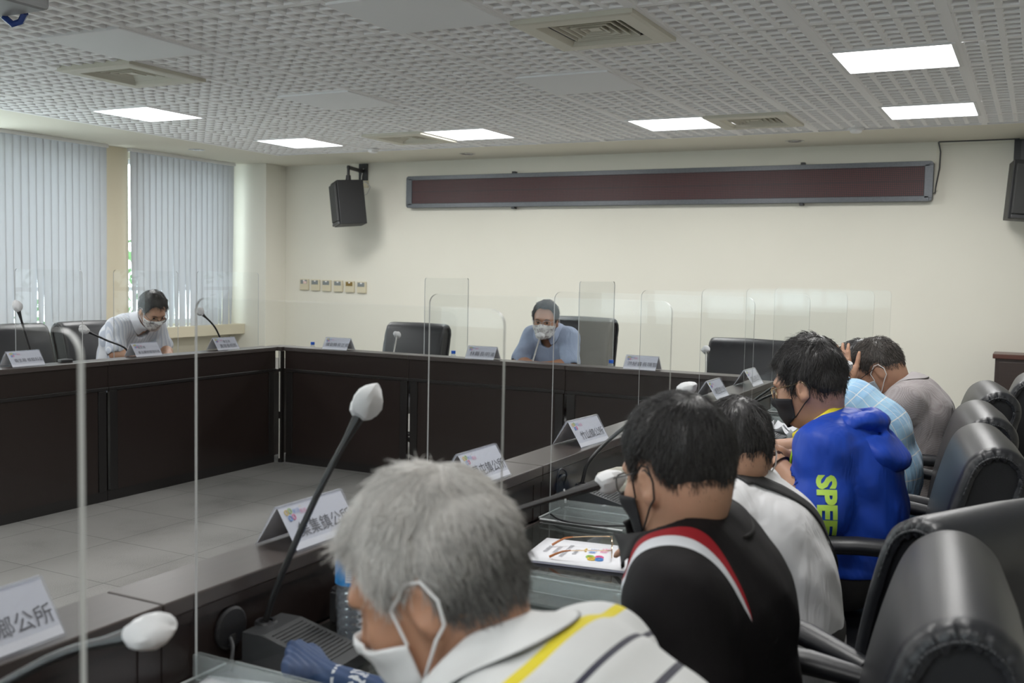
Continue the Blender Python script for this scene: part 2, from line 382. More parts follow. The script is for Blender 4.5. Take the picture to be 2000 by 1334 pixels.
def wall_things():
    # LED message board
    t = thing('message_board', 'long dark red LED message board in a grey metal frame on the back wall', 'LED board', (0,0,0))
    x0, x1, z0, z1, y0, y1 = -6.40, -.885, 2.065, 2.418, YB-.085, YB-.004
    dx0, dx1, dz0, dz1 = -6.325, -.955, 2.112, 2.372
    M_al = mat('board_frame', (.10,.108,.12), .42, metal=.35, noise=.25, nscale=60)
    f = MB(); f.prism(rbox(x0,x1,z0,z1,.03), y0+.02, y1)
    f.box(x0+.03,x1-.03,y0-.006,y0+.022,z0,dz0); f.box(x0+.03,x1-.03,y0-.006,y0+.022,dz1,z1)
    f.box(x0,dx0,y0-.006,y0+.022,z0+.03,z1-.03); f.box(dx1,x1,y0-.006,y0+.022,z0+.03,z1-.03)
    for cx, sx in ((x0+.03,-1),(x1-.03,1)):
        for cz, sz in ((z0+.03,-1),(z1-.03,1)):
            f.prism([(cx,cz)]+[(cx+sx*.03*math.cos(a*math.pi/12), cz+sz*.03*math.sin(a*math.pi/12)) for a in range(7)], y0-.006, y0+.022)
    f.build('board_frame', M_al, t, bevel=.003)
    m = bpy.data.materials.new('led_dots'); m.use_nodes = True; nt = m.node_tree; L = nt.links; b = nt.nodes['Principled BSDF']; b.inputs['Roughness'].default_value = .55
    tc = nd(nt,'ShaderNodeTexCoord'); sp = nd(nt,'ShaderNodeSeparateXYZ'); L.new(tc.outputs['Object'], sp.inputs[0])
    P = .0163
    def mth(op, a, bb=None):
        n = nd(nt,'ShaderNodeMath',operation=op)
        for i, q in enumerate((a, bb)):
            if q is None: continue
            if isinstance(q,(int,float)): n.inputs[i].default_value = q
            else: L.new(q, n.inputs[i])
        return n.outputs[0]
    def cellc(s, p): return mth('SUBTRACT', mth('FRACT', mth('DIVIDE', s, p)), .5)
    u = cellc(sp.outputs[0], P); v = cellc(sp.outputs[2], P)
    d = mth('SQRT', mth('ADD', mth('MULTIPLY',u,u), mth('MULTIPLY',v,v)))
    dot = mth('LESS_THAN', d, .30)
    seam = mth('LESS_THAN', mth('ABSOLUTE', cellc(sp.outputs[0], P*20)), .006)
    seam2 = mth('LESS_THAN', mth('ABSOLUTE', cellc(mth('SUBTRACT', sp.outputs[2], 2.242-.13), .26)), .006)
    sm = mth('MAXIMUM', seam, seam2)
    mx = nd(nt,'ShaderNodeMix',data_type='RGBA'); mx.inputs[6].default_value = (.016,.007,.009,1); mx.inputs[7].default_value = (.115,.020,.022,1); L.new(dot, mx.inputs[0])
    m2 = nd(nt,'ShaderNodeMix',data_type='RGBA'); m2.inputs[7].default_value = (.012,.010,.014,1); L.new(mx.outputs[2], m2.inputs[6]); L.new(sm, m2.inputs[0])
    L.new(m2.outputs[2], b.inputs['Base Color'])
    MB().box(dx0,dx1,y0+.004,y0+.022,dz0,dz1).build('led_panel', m, t)
    for xx in (-5.05, -2.02):
        for za in (z1, z0-.022): MB().box(xx-.018,xx+.018,y0+.01,y1-.01,za,za+.022).build('mounting_bracket', M_black, t)
    # conduit and cables
    t = thing('wall_cable_duct', 'thin cream cable duct with a dark cable beside the end of the LED board', 'cable duct')
    MB().box(-.872,-.85,YB-.018,YB-.001,2.16,2.57).build('duct_cover', M_soffit, t)
    MB().box(-.85,-.25,YB-.02,YB-.001,2.56,2.583).build('duct_cover', M_soffit, t)
    c = MB(); c.tube([(-.86,YB-.03,2.585),(-.84,YB-.03,2.5),(-.842,YB-.03,2.36),(-.865,YB-.03,2.2),(-.87,YB-.03,2.14),(-.90,YB-.04,2.135)],.006,8)
    c.tube([(-.86,YB-.026,2.588),(-.55,YB-.026,2.587),(-.22,YB-.026,2.588)],.006,8); c.build('cable', M_dgrey, t, smooth=True)
    # wall controllers
    xs = [-7.893,-7.727,-7.561,-7.389,-7.22,-7.05]; zs = [1.168,1.165,1.162,1.160,1.157,1.153]
    M_scr = mat('lcd', (.20,.22,.22), .3); M_amb = mat('lcd_amber', (.20,.125,.02), .3)
    lbs = ['cream wall controller next to the room corner, pink note on its screen','cream wall controller with grey screen, second from the room corner','cream wall controller with grey screen, third from the room corner',
           'cream wall controller with a tab on its side, next to the amber one','cream wall controller with an amber screen','cream wall controller with grey screen, beyond the amber one from the corner']
    for i in range(6):
        t = thing('wall_controller', lbs[i], 'wall controller', (xs[i], YB, zs[i]), group='air conditioning wall controllers')
        b = MB().box(-.062,.062,-.028,-.001,-.066,.066)
        if i == 3: b.box(.062,.070,-.02,-.005,-.02,.035)
        b.build('controller_body', M_cream, t, bevel=.004)
        MB().box(-.05,.045,-.031,-.026,.008,.055).build('screen', M_amb if i == 4 else M_scr, t)
        MB().box(-.012,.012,-.0325,-.030,.04,.055).build('sticker', M_white, t)
        if i == 0: MB().box(-.008,.042,-.0325,-.030,.01,.04).build('note', mat('pink_note',(.75,.55,.5),.7), t)
    # loudspeakers
    M_spk = mat('speaker_black', (.009,.0095,.011), .55, bump=.2, bscale=500); M_gr = mat('speaker_grille', (.035,.036,.036), .7, bump=.5, bscale=900)
    def speaker(label, loc, rz, tiltaxis, tilt, w, d, h, arm):
        t = thing('wall_speaker', label, 'loudspeaker')
        Mx = Matrix.Translation(loc) @ Matrix.Rotation(tilt, 4, tiltaxis) @ Matrix.Rotation(rz, 4, 'Z')
        b = MB().prism([(-w/2,0),(w/2,0),(w/2-.03,d),(-w/2+.03,d)], -h/2, h/2, axis='z'); b.xf(Mx); b.build('speaker_body', M_spk, t, bevel=.006)
        g = MB().box(-w/2+.02,w/2-.02,-.03,-.001,-h/2+.04,h/2-.03); g.xf(Mx); g.build('grille', M_gr, t, bevel=.01)
        g = MB().box(-w/2+.02,w/2-.02,-.028,-.001,-h/2+.005,-h/2+.036); g.xf(Mx); g.build('base_strip', M_dgrey, t, bevel=.006)
        top = Mx @ Vector((0,d*.55,h/2))
        arm(t, top)
        return t
    def armL(t, top):
        MB().box(-7.10,-6.985,YB-.03,YB-.001,2.395,2.585).build('wall_plate', M_black, t, bevel=.003)
        a = MB(); j = Vector((top.x, top.y, 2.50))
        a.tube([(-7.04,YB-.03,2.50),(-7.04,YB-.10,2.50),j],.022,12,sq=(1,1)); a.tube([j+Vector((0,0,.02)), Vector((top.x,top.y,top.z+.05))],.016,12); a.tube([(top.x,top.y,top.z+.07),(top.x,top.y,top.z-.002)],[.026,.034],14)
        a.build('bracket_arm', M_black, t, smooth=True)
        MB().box(-7.10,-6.98,YB-.012,YB-.001,2.31,2.39).build('cover_plate', M_cream, t)
        c = MB(); c.tube([(-7.03,YB-.03,2.53),(-7.05,YB-.04,2.44),(-7.06,YB-.03,2.37),(-6.98,YB-.05,2.37),(-6.90,YB-.08,2.31),(-6.91,YB-.12,2.23),(-6.97,YB-.2,2.18),(-7.0,top.y+.06,2.16)],.006,8); c.build('speaker_wire', mat('wire_white',(.55,.55,.53),.5), t, smooth=True)
    speaker('black loudspeaker hanging from a black bent arm near the room corner', (-7.01,9.20,2.085), rad(-38), 'Y', rad(-7.5), .28, .31, .49, armL)
    def armR(t, top):
        a = MB(); a.box(-.26,.0,YB-.03,YB-.001,2.40,2.585); a.box(-.20,-.05,top.y-.04,YB-.03,2.50,2.54); a.box(-.20,-.13,top.y-.05,top.y+.05,top.z-.01,2.54); a.box(-.11,-.05,top.y-.05,top.y+.05,top.z-.01,2.54)
        a.build('bracket_arm', M_black, t, bevel=.003)
        MB().box(-.17,-.135,top.y-.056,top.y-.05,2.42,2.445).build('tag', M_white, t)
    speaker('black loudspeaker on a bracket, cut by the picture edge above the wooden cabinet', (-.06,9.33,2.115), rad(12), 'Y', rad(3.5), .40, .36, .48, armR)
    # wooden cabinet
    t = thing('wooden_cabinet', 'dark wooden cabinet with a red brown top standing against the back wall', 'cabinet')
    MB().box(-.31,.9,9.45,YB-.01,0,.725).build('carcass', mat('cabinet_wood',(.030,.019,.016),.4,noise=.4,nscale=9,stretch=(1,1,12)), t, bevel=.003)
    MB().box(-.33,.92,9.43,YB-.01,.725,.765).build('cabinet_top', mat('cabinet_top_wood',(.085,.030,.020),.33,noise=.3,nscale=9,stretch=(1,10,10)), t, bevel=.004)
    for a in (-.28, .33): MB().box(a,a+.58,9.432,9.45,.06,.70).build('door', mat('cabinet_wood',(0,0,0)), t, bevel=.003)
wall_things()

def blinds():
    m = bpy.data.materials.new('blind_fabric'); m.use_nodes = True; nt = m.node_tree; L = nt.links; b = nt.nodes['Principled BSDF']
    b.inputs['Base Color'].default_value = (.45,.46,.485,1); b.inputs['Roughness'].default_value = .8
    tr = nd(nt,'ShaderNodeBsdfTranslucent'); tr.inputs[0].default_value = (.6,.62,.66,1)
    mx = nd(nt,'ShaderNodeMixShader'); mx.inputs[0].default_value = .12
    L.new(b.outputs[0], mx.inputs[1]); L.new(tr.outputs[0], mx.inputs[2]); L.new(mx.outputs[0], nt.nodes['Material Output'].inputs[0])
    MATS['blind'] = m
    for nm, ya, yb, n, zb, lb in (('a', 6.20, 7.44, 15, .62, 'white vertical blind on the window nearer the camera, beside the beige pier'), ('b', 7.76, 9.30, 18, .665, 'white vertical blind between the beige pier and the room corner'), ('c', 2.0, 3.6, 20, .62, None)):
        if lb is None: continue
        t = thing('vertical_blind', lb, 'blind', (0,0,0), group='window blinds')
        p = (yb-ya)/n
        for i in range(n):
            y = ya+p*(i+.5); an = rad(-7+random.uniform(-3,3)); w = p*.56
            tw = rad(random.uniform(-3,9)) if random.random() < .5 else rad(random.uniform(22,40))
            s = MB()
            def fn(u, v):
                z = C-.03+(zb-C+.03)*v; a = an+tw*v*v; q = (u-.5)*2*w
                return (-8.60 - math.sin(a)*q - .004*math.cos(u*math.pi-math.pi/2)*1.5, y+math.cos(a)*q, z)
            s.grid(fn, 5, 9); o = s.build('vane', m, t, smooth=True, fixn=False)
            ch = MB(); ch.tube([(-8.605,y+.01,zb),(-8.605,y+.01,zb-.035)],.004,5)
            if nm == 'b' or i % 3 == 0: ch.build('chain', mat('chain_beige',(.35,.3,.2),.5), o)
        MB().box(-8.64,-8.57,ya-.01,yb+.01,C-.035,C-.002).build('headrail', M_white, t)
blinds()
# ------------------------------------------------------------------ desks
ZL, ZW = .814, .665      # ledge top, glass top of the work surface
M_glass = glassy('desk_glass', (.80,.84,.83), 1.5)
def desk(name, label, M, length, group, cover=True, last=False, postfirst=False):
    """local: x along the desk 0..length, y=0 inner (room) face, +y towards the sitters"""
    t = thing(name, label, 'desk', group=group); t.matrix_world = M
    L = length; g = .0015
    b = MB().box(g, L-g, 0, .134, ZL-.028, ZL); b.build('ledge_top', M_woodtop, t, bevel=.003)
    f = MB().box(g, L-g, .012, .03, ZL-.152, ZL-.028); f.build('fascia', M_wood, t)
    f = MB().box(g, L-g, .004, .03, ZL-.172, ZL-.153); f.build('trim_rail', M_edge, t, bevel=.002)
    for xa in (.012, L-.066): MB().box(xa, xa+.054, .010, .032, .06, ZL-.174).build('post', M_edge, t, bevel=.002)
    f = MB(); f.box(.070, L-.070, .015, .034, .06, ZL-.174); f.build('front_panel', M_wood, t)
    f = MB(); f.box(g, L-g, .02, .05, 0, .06); f.build('plinth', M_edge, t)
    f = MB(); f.box(g, L-g, .118, .129, ZW, ZL-.028); f.box(g, L-g, .112, .134, ZL-.045, ZL-.028)
    f.box(.012, .05, .127, .131, ZW, ZL-.046); f.build('ledge_back', M_wood, t)
    f = MB(); f.box(g, L-g, .118, .70, ZW-.04, ZW-.009); f.build('work_surface', M_woodtop, t, bevel=.003)
    if cover: MB().box(.012, L-.012, .150, .695, ZW-.008, ZW).build('glass_cover', M_glass, t)
    f = MB(); f.box(g, .03, .05, .36, .0, ZW-.041); f.build('side_panel', M_wood, t)
    return t
U = 1.42
def Mframe(o, ax, ay):
    ax = Vector(ax); ay = Vector(ay); az = ax.cross(ay)
    return Matrix(((ax.x, ay.x, az.x, o[0]), (ax.y, ay.y, az.y, o[1]), (ax.z, ay.z, az.z, o[2]), (0,0,0,1)))
# right row (sitters on +x): local x runs -Y so that the frame stays right handed
rl = ['dark wooden desk unit under the elbows of the grey haired man', 'dark wooden desk unit with the desk phone and the booklet on it',
      'dark wooden desk unit in front of the white shirt and the blue jacket', 'dark wooden desk unit at the end of the row, before the checked shirt']
for i, y1 in enumerate((1.18, 2.60, 4.02, 5.45)):
    desk('conference_desk', rl[i], Mframe((-1.372, y1, 0), (0,-1,0), (1,0,0)), U, 'desk units of the seated row')
# left row (sitters on -x)
ll = ['dark wooden desk unit with the microphone before the first empty chair by the blinds', 'dark wooden desk unit of the man in the striped shirt']
for i, y0 in enumerate((2.66, 4.08)):
    desk('conference_desk', ll[i], Mframe((-4.70, y0, 0), (0,1,0), (-1,0,0)), U if i == 0 else 1.44, 'desk units below the blinds')
# back row (sitters on +y)
bl = ['dark wooden desk unit at the inner corner, before the empty low chair', 'dark wooden desk unit of the man facing the room', 'dark wooden desk unit before the empty chair near the end of the back row']
for i, (x0, x1) in enumerate(((-4.66,-3.63),(-3.63,-2.51),(-2.51,-1.39))):
    desk('conference_desk', bl[i], Mframe((x0, 5.545, 0), (1,0,0), (0,1,0)), x1-x0, 'desk units of the back row')
# corner filler with its pale edge strips
t = thing('corner_desk', 'dark corner desk piece joining the two rows, with thin white edge strips', 'desk')
MB().box(-5.40,-4.71,5.53,6.24,ZW-.04,ZW-.009).build('work_surface', M_woodtop, t)
MB().box(-5.3,-4.9,5.7,6.1,0,ZW-.042).build('pedestal', M_wood, t)
MB().box(-4.80,-4.665,5.525,5.68,ZL-.028,ZL).build('ledge_top', M_woodtop, t)
MB().box(-4.697,-4.667,5.532,5.56,0,ZL-.03).build('corner_post', M_edge, t)
MB().box(-4.688,-4.679,5.526,5.533,.665,.785).box(-4.687,-4.681,5.526,5.533,.36,.64).box(-4.687,-4.682,5.526,5.533,.03,.31).build('edge_strip', mat('strip_white',(.75,.73,.66),.4), t)

# ------------------------------------------------------------------ acrylic screens
def screen(label, M, length, zt=1.312, zb=ZW+.001, group='acrylic screens on the desks', stand=True, sheetm=None, thick=.005, r=.022):
    """local x along the sheet, z up, y thickness"""
    t = thing('acrylic_screen', label, 'clear screen', group=group); t.matrix_world = M
    n = 6
    top = [(length-r+r*math.sin(a*math.pi/2/n), zt-r+r*math.cos(a*math.pi/2/n)) for a in range(n+1)]
    top = top[::-1]
    left = [(r-r*math.sin(a*math.pi/2/n), zt-r+r*math.cos(a*math.pi/2/n)) for a in range(n+1)]
    poly = [(0, zb), (length, zb)] + top + left
    k = len(poly); h = thick/2
    vs = [(p[0], -h, p[1]) for p in poly]+[(p[0], h, p[1]) for p in poly]
    me = MB(); me.add(vs, [tuple(range(k)), tuple(range(2*k-1, k-1, -1))], 0)
    me.build('clear_sheet', sheetm or M_acryl, t)
    e = MB(); e.add(vs, [(i, (i+1)%k, k+(i+1)%k, k+i) for i in range(k)]); e.build('sheet_edge', M_acedge, t, smooth=True)
    if stand:
        s = MB()
        s.box(.0, length*.86, h+.001, h+.005, zb, zb+.045); s.box(.0, length*.86, -h-.005, -h-.001, zb, zb+.045)
        s.build('slot_rail', glassy('acrylic_rail',(.93,.95,.95),1.45,haze=.12), t)
        s = MB(); s.prism(rbox(.0, length*.86, -.085, .085, .02), zb-.0005, zb+.005, axis='z'); s.build('base_plate', glassy('acrylic_base',(.90,.92,.92),1.45,haze=.05), t)
        e = MB(); e.tube([(0.01,-.085,zb+.003),(length*.45,-.085,zb+.003)],.0032,6); e.tube([(0,-.07,zb+.003),(0,.07,zb+.003)],.0025,6); e.tube([(0.01,.085,zb+.003),(length*.84,.085,zb+.003)],.0025,6); e.build('base_edge', M_acedge, t, smooth=True)
    return t
sl = ['clear acrylic screen nearest the camera, only its thick blurred upright edge showing', 'clear acrylic screen between the grey haired man and the black polo shirt', 'clear acrylic screen between the black polo shirt and the white shirt',
      'clear acrylic screen between the white shirt and the blue jacket', 'clear acrylic screen between the blue jacket and the checked shirt', 'clear acrylic screen between the checked shirt and the grey shirt',
      'clear acrylic screen beyond the grey shirt man', 'clear acrylic screen last in the row, at the desk end']
for i, y in enumerate((.545, 1.25, 1.975, 2.648, 3.364, 4.08, 4.80, 5.38)):
    screen(sl[i], Mframe((-1.236, y, 0), (1,0,0), (0,1,0)), .577, group='screens of the seated row')
for i, y in enumerate((4.01, 4.735, 5.48)):
    lb = ['clear acrylic screen between the two empty chairs and the striped shirt man, nearer the camera', 'clear acrylic screen just beyond the man in the striped shirt', 'clear acrylic screen at the corner end of the desks below the blinds'][i]
    screen(lb, Mframe((-5.41, y, 0), (1,0,0), (0,1,0)), .575, zt=1.327, group='screens below the blinds')
for i, x in enumerate((-3.60, -2.49)):
    screen(['clear narrow looking screen beside the low empty chair, before the back wall', 'clear narrow looking screen before the tall chair of the man facing the room'][i], Mframe((x, 5.69, 0), (0,1,0), (-1,0,0)), .575, zt=1.317, sheetm=M_acryl2, group='screens of the back row')

# ------------------------------------------------------------------ name plates
def plate(label, loc, rz, lines, L=.205, h=.078, d=.052, group='name plates', nearest=False):
    """tent card: local x along its length (reading direction), -y is the readable side"""
    t = thing('name_plate', label, 'name plate', loc, rz, group)
    a = MB(); th = .0022
    for s in (-1, 1):
        p = [(s*d, 0), (s*(d+th), 0), (s*.0035+s*th, h+.003), (s*.0035, h+.003)]
        a.prism([(q[0], q[1]) for q in p], -L/2, L/2, axis='x')
    a.prism([(-.004,h), (.004,h), (.004,h+.004), (-.004,h+.004)], -L/2, L/2, axis='x')
    a.build('acrylic_tent', glassy('plate_acrylic',(.94,.95,.97),1.45,haze=.10,hazecol=(.75,.76,.85)), t)
    c = MB()
    for s in (-1, 1):
        e = .0008; p = [(s*(d-.0012), .003), (s*(d-.0012)-s*e, .003), (s*.002-s*e, h), (s*.002, h)]
        c.prism(p, -L/2+.002, L/2-.002, axis='x')
    cd = c.build('card', M_paper, t)
    ang = math.atan2(h, d)
    for s in ((-1,) if not nearest else (-1,)):
        R_ = Matrix(((1,0,0),(0,math.cos(ang),-math.sin(ang)),(0,math.sin(ang),math.cos(ang))))
        def at(u, v):  # v from bottom along the slope (0..1)
            return (u, -d-.0006+ (d)*v-.0022, h*v+.0012)
        if len(lines) == 1:
            text_mesh('lettering', lines[0][0], lines[0][1], M_ink, cd, at(.012, .40), R_)
        else:
            text_mesh('lettering', lines[0][0], lines[0][1], M_ink, cd, at(lines[0][2], .68), R_)
            text_mesh('lettering', lines[1][0], lines[1][1], M_ink, cd, at(lines[1][2], .32), R_)
        # little coloured emblem, top corner of the card
        cols = [(.75,.50,.05),(.35,.55,.08),(.07,.25,.65),(.75,.10,.30)]
        n = 0
        for k, (ex, ev, q) in enumerate(((-.084,.86,0),(-.073,.88,1),(-.080,.72,2),(-.069,.73,3))):
            m = MB(); pts = []
            for j in range(17):
                aa = 2*math.pi*j/16
                pts.append(Vector(at(ex+.0042*math.cos(aa), ev+.055*math.sin(aa))))
            m.tube(pts, .0013, 5); m.build('emblem_ring', mat('emblem%d'%q, cols[q], .6), cd, smooth=True)
        for k, (ex, ev, q, s_) in enumerate(((-.056,.84,2,'樂活'),(-.036,.80,3,'南投'),(-.040,.93,0,'~'))):
            text_mesh('emblem_text', s_, .011, mat('emblem%d'%q,(0,0,0)), cd, at(ex, ev), R_)
    return t
rzR = rad(90)     # readable side faces +x, reads towards +y
for (y, s_, sz, lb) in ((.905,'名間鄉公所',.034,'white name plate nearest the camera, cut by the picture edge'),
                    (1.635,'集集鎮公所',.034,'white name plate partly hidden by the grey haired head'),
                    (2.33,'草屯鎮公所',.034,'white name plate just above the grey haired head, beside a desk seam'),
                    (3.03,'竹山鎮公所',.032,'white name plate before the screen edge, next to the black polo man'),
                    (4.52,'埔里鎮公所',.034,'small white name plate peeking over the black hair'),
                    (5.17,'鹿谷鄉公所',.034,'small white name plate at the far end of the row')):
    plate(lb, (-1.305, y, ZL+.0005), rzR+rad({.905:3,3.03:-4}.get(y,0)), [(s_, sz)], group='name plates of the seated row')
rzL = rad(90)
plate('white name plate before the first empty chair by the blinds', (-4.79, 3.59, ZL+.0005), rzL+rad(2), [('衛生局 檢驗科長',.024)], group='name plates below the blinds')
plate('white name plate in front of the man in the striped shirt', (-4.79, 4.415, ZL+.0005), rzL, [('衛生局',.02,-.035),('食品藥物管理科長',.021,.008)], group='name plates below the blinds')
plate('white name plate at the corner, under a raised microphone', (-4.79, 5.09, ZL+.0005), rzL, [('衛生局',.022,.01),('黃局長昭郎',.031,.008)], group='name plates below the blinds')
plate('white name plate beside the desk corner, before the low empty chair', (-4.235, 5.605, ZL+.0005), rad(2), [('陳副縣長正昇',.031)], group='name plates of the back row')
plate('white name plate between the low empty chair and the man facing the room', (-3.105, 5.60, ZL+.0005), rad(2), [('林縣長明溱',.035)], group='name plates of the back row')
plate('white name plate past the tall chair, toward the end of the back row', (-2.04, 5.60, ZL+.0005), rad(-2), [('洪秘書長瑞智',.031)], group='name plates of the back row')
# ------------------------------------------------------------------ chairs
M_leath2 = mat('leather_side', (.009,.0095,.012), .5, spec=.4, bump=.15, bscale=260)
M_chairb = mat('chair_base', (.012,.012,.013), .35)
CHAIRS = []
def chair_proto(tall=0.):
    """faces +y, origin on the floor under the seat"""
    t = thing('office_chair', 'x', 'chair', (0,0,0))
    w = .262
    # seat cushion
    s = MB(); n = 13
    def seat(u, v):
        x = (u-.5)*2; y = (v-.5)*2
        e = (1-abs(x)**6*.12)*(1-abs(y)**6*.10)
        return (x*.262*(1-.05*abs(y)**4), .03+y*.25*(1-.06*abs(x)**4), .356+.055*(1-abs(x)**4)*(1-abs(y)**4)**.5+.01*e)
    def seatb(u, v):
        a = seat(u, v); return (a[0], a[1], .292+.02*abs((u-.5)*2)**3)
    s.grid(seat, n, n); s.grid(seatb, n, n)
    idx = lambda i, j, k: k*n*n+j*n+i
    for i in range(n-1):
        s.add([], []); s.f += [(idx(i,0,0), idx(i,0,1), idx(i+1,0,1), idx(i+1,0,0)), (idx(i,n-1,0), idx(i+1,n-1,0), idx(i+1,n-1,1), idx(i,n-1,1)),
                               (idx(0,i,0), idx(0,i+1,0), idx(0,i+1,1), idx(0,i,1)), (idx(n-1,i,0), idx(n-1,i,1), idx(n-1,i+1,1), idx(n-1,i+1,0))]; s.m += [0]*4
    s.build('seat', M_leather, t, smooth=True, bevel=.018, seg=3, ang=80)
    # backrest: closed side profile (y, z)
    T = tall
    ctrl = [(-.245,.40),(-.228,.48),(-.238,.60),(-.258,.72),(-.285,.83+T*.7),(-.312,.905+T),(-.345,.938+T),(-.385,.950+T),(-.425,.940+T),(-.455,.910+T),(-.465,.870+T),(-.455,.82+T*.8),(-.425,.70+T*.3),(-.395,.56),(-.37,.44),(-.345,.38),(-.29,.365)]
    def spline(P, k=8):
        out = []; m = len(P)
        for i in range(m):
            p0, p1, p2, p3 = (Vector(P[(i+j-1) % m]) for j in range(4))
            for q in range(k):
                u = q/k; out.append(.5*((2*p1)+(-p0+p2)*u+(2*p0-5*p1+4*p2-p3)*u*u+(-p0+3*p1-3*p2+p3)*u**3))
        return out
    P = spline(ctrl); m = len(P)
    def offs(P, d):
        out = []
        for i in range(m):
            a = P[i-1]; b = P[(i+1) % m]; tt = (b-a).normalized(); out.append(P[i]+Vector((-tt.y, tt.x))*d)
        return out
    # orientation: find inward sign
    area = sum(P[i].x*P[(i+1)%m].y-P[(i+1)%m].x*P[i].y for i in range(m)); sg = 1 if area > 0 else -1
    inset = lambda d: offs(P, d*sg)
    b = MB(); prof = [(-w+.030,.034),(-w+.004,.034),(-w,.026),(-w+.002,.012),(-w+.012,.003),(-w+.035,0),(0,-.004),(w-.035,0),(w-.012,.003),(w-.002,.012),(w,.026),(w-.004,.034),(w-.030,.034)]
    vs = []
    for x, d in prof:
        pl = 1 if .008 < d < .036 and abs(x) > w-.02 else 0
        Q0 = inset(d)
        for i_, q in enumerate(Q0):
            e_ = 0
            if pl and 3.5*8 <= i_ <= 11.5*8: e_ = (.0032*math.sin(i_*.9+1.3*math.sin(i_*.23))+.0026*math.sin(i_*1.63+2*math.sin(i_*.31)))*(1 if d < .03 else .6)
            n_ = (q-Q0[(i_+m//2) % m]).normalized(); vs.append((x-math.copysign(abs(e_)*.5, x) if pl else x, q.x+n_.x*e_, q.y+n_.y*e_))
    k = len(prof)
    fs = [(i*m+j, i*m+(j+1)%m, (i+1)*m+(j+1)%m, (i+1)*m+j) for i in range(k-1) for j in range(m)]
    b.add(vs, fs); b.build('backrest', M_leather, t, smooth=True, ang=60)
    for sx in (-1, 1):
        sp = MB(); Q = inset(.032); sp.add([(sx*(w-.014), q.x, q.y) for q in Q]+[(sx*(w-.03), q.x, q.y) for q in Q], [tuple(range(m))]+[(i, (i+1)%m, m+(i+1)%m, m+i) for i in range(m)])
        # soft vertical fold down the panel
        sp.build('side_panel', M_leath2, t, smooth=True)
        # gathered seam over the rolled top
        g = MB(); Q = inset(.024); pk = [i for i in range(m) if 4*8 <= i <= 11*8]
        pts = []; rr = []
        for a_ in range(len(pk)*3-2):
            i = pk[a_//3]; j = pk[min(a_//3+1, len(pk)-1)]; f = (a_ % 3)/3
            q = Q[i].lerp(Q[j], f); pts.append((sx*(w-.004), q.x, q.y)); rr.append(.0042+.0008*math.sin(a_*1.7)*math.sin(a_*.31))
        g.tube(pts, rr, 8); g.build('gathered_seam', M_leather, t, smooth=True, ang=80)
        # armrest: padded loop
        a = MB(); ar = [(sx*.272, -.30, .655),(sx*.280, -.16, .672),(sx*.283, -.06, .672),(sx*.283, .01, .666),(sx*.282, .055, .640),(sx*.280, .083, .58),(sx*.277, .088, .50),(sx*.27, .08, .40),(sx*.25, .07, .33)]
        a.tube(ar, [.022,.030,.032,.031,.027,.023,.021,.02,.018], 14, sq=(1.0,.75)); a.build('armrest', M_leather, t, smooth=True, ang=70)
    c = MB(); c.lathe([(.03,.10),(.03,.24),(.022,.245),(.022,.30)], 16); c.box(-.12,.12,-.12,.14,.28,.305); c.build('gas_column', M_chairb, t, smooth=True)
    for k_ in range(5):
        an = 2*math.pi*k_/5+.3; d = Vector((math.cos(an), math.sin(an), 0))
        l = MB(); l.tube([d*.02+Vector((0,0,.12)), d*.16+Vector((0,0,.105)), d*.30+Vector((0,0,.075))], [.03,.024,.017], 10, sq=(1,.8)); lg = l.build('base_leg', M_chairb, t, smooth=True)
        cs = MB(); cs.lathe([(.002,-.022),(.026,-.02),(.03,-.012),(.03,.012),(.026,.02),(.002,.022)], 16, axis='y'); cs.xf(Matrix.Translation(d*.29+Vector((0,0,.03))) @ Matrix.Rotation(an+.5, 4, 'Z')); cs.build('caster', M_black, lg, smooth=True)
    return t
def place(proto, label, x, y, rz, z=0., first=False, group=None):
    o = proto if first else copy_tree(proto)
    o.location = (x, y, z); o.rotation_euler = (0, 0, rad(rz)); o['label'] = label
    if group: o['group'] = group
    return o
ch = chair_proto(0.); ct = chair_proto(.105)
G1 = 'black leather office chairs'
place(ch, 'black leather office chair behind the man in the striped shirt', -5.75, 5.11, -90, first=True, group=G1)
place(ch, 'empty black leather office chair by the blinds, cut by the picture edge', -5.75, 4.52, -90, group=G1)
place(ch, 'empty low black leather chair at the back row, behind a thin microphone', -4.34, 6.42, 183, group=G1)
place(ch, 'empty black leather chair at the end of the back row before the white wall', -1.74, 6.42, 178, group=G1)
place(ct, 'tall black leather chair behind the man in the pale blue shirt', -2.95, 6.36, 176, first=True, group=G1)
place(ch, 'black leather chair of the person in green, farthest of the seated row', -.40, 5.16, 90, group=G1)
place(ch, 'black leather chair behind the grey shirt man, its back before the cabinet', -.533, 4.456, 90+8, group=G1)
place(ch, 'black leather chair behind the checked shirt, middle of three backs seen edge on', -.528, 3.64, 90+8, group=G1)
place(ch, 'black leather chair behind the blue jacket man, with a broad lit front edge', -.488, 3.006, 90+8, group=G1)
place(ch, 'black leather chair turned away beside the white shirt, showing its rear', -.358, 2.31, 58, group=G1)
place(ch, 'black leather chair nearest the camera, its arched padded side facing out', -.468, 1.55, 90+6, group=G1)
for o in COL.objects:
    if o.get('category') == 'chair' and o.location.x < -5: o.scale = (.92, 1, 1)
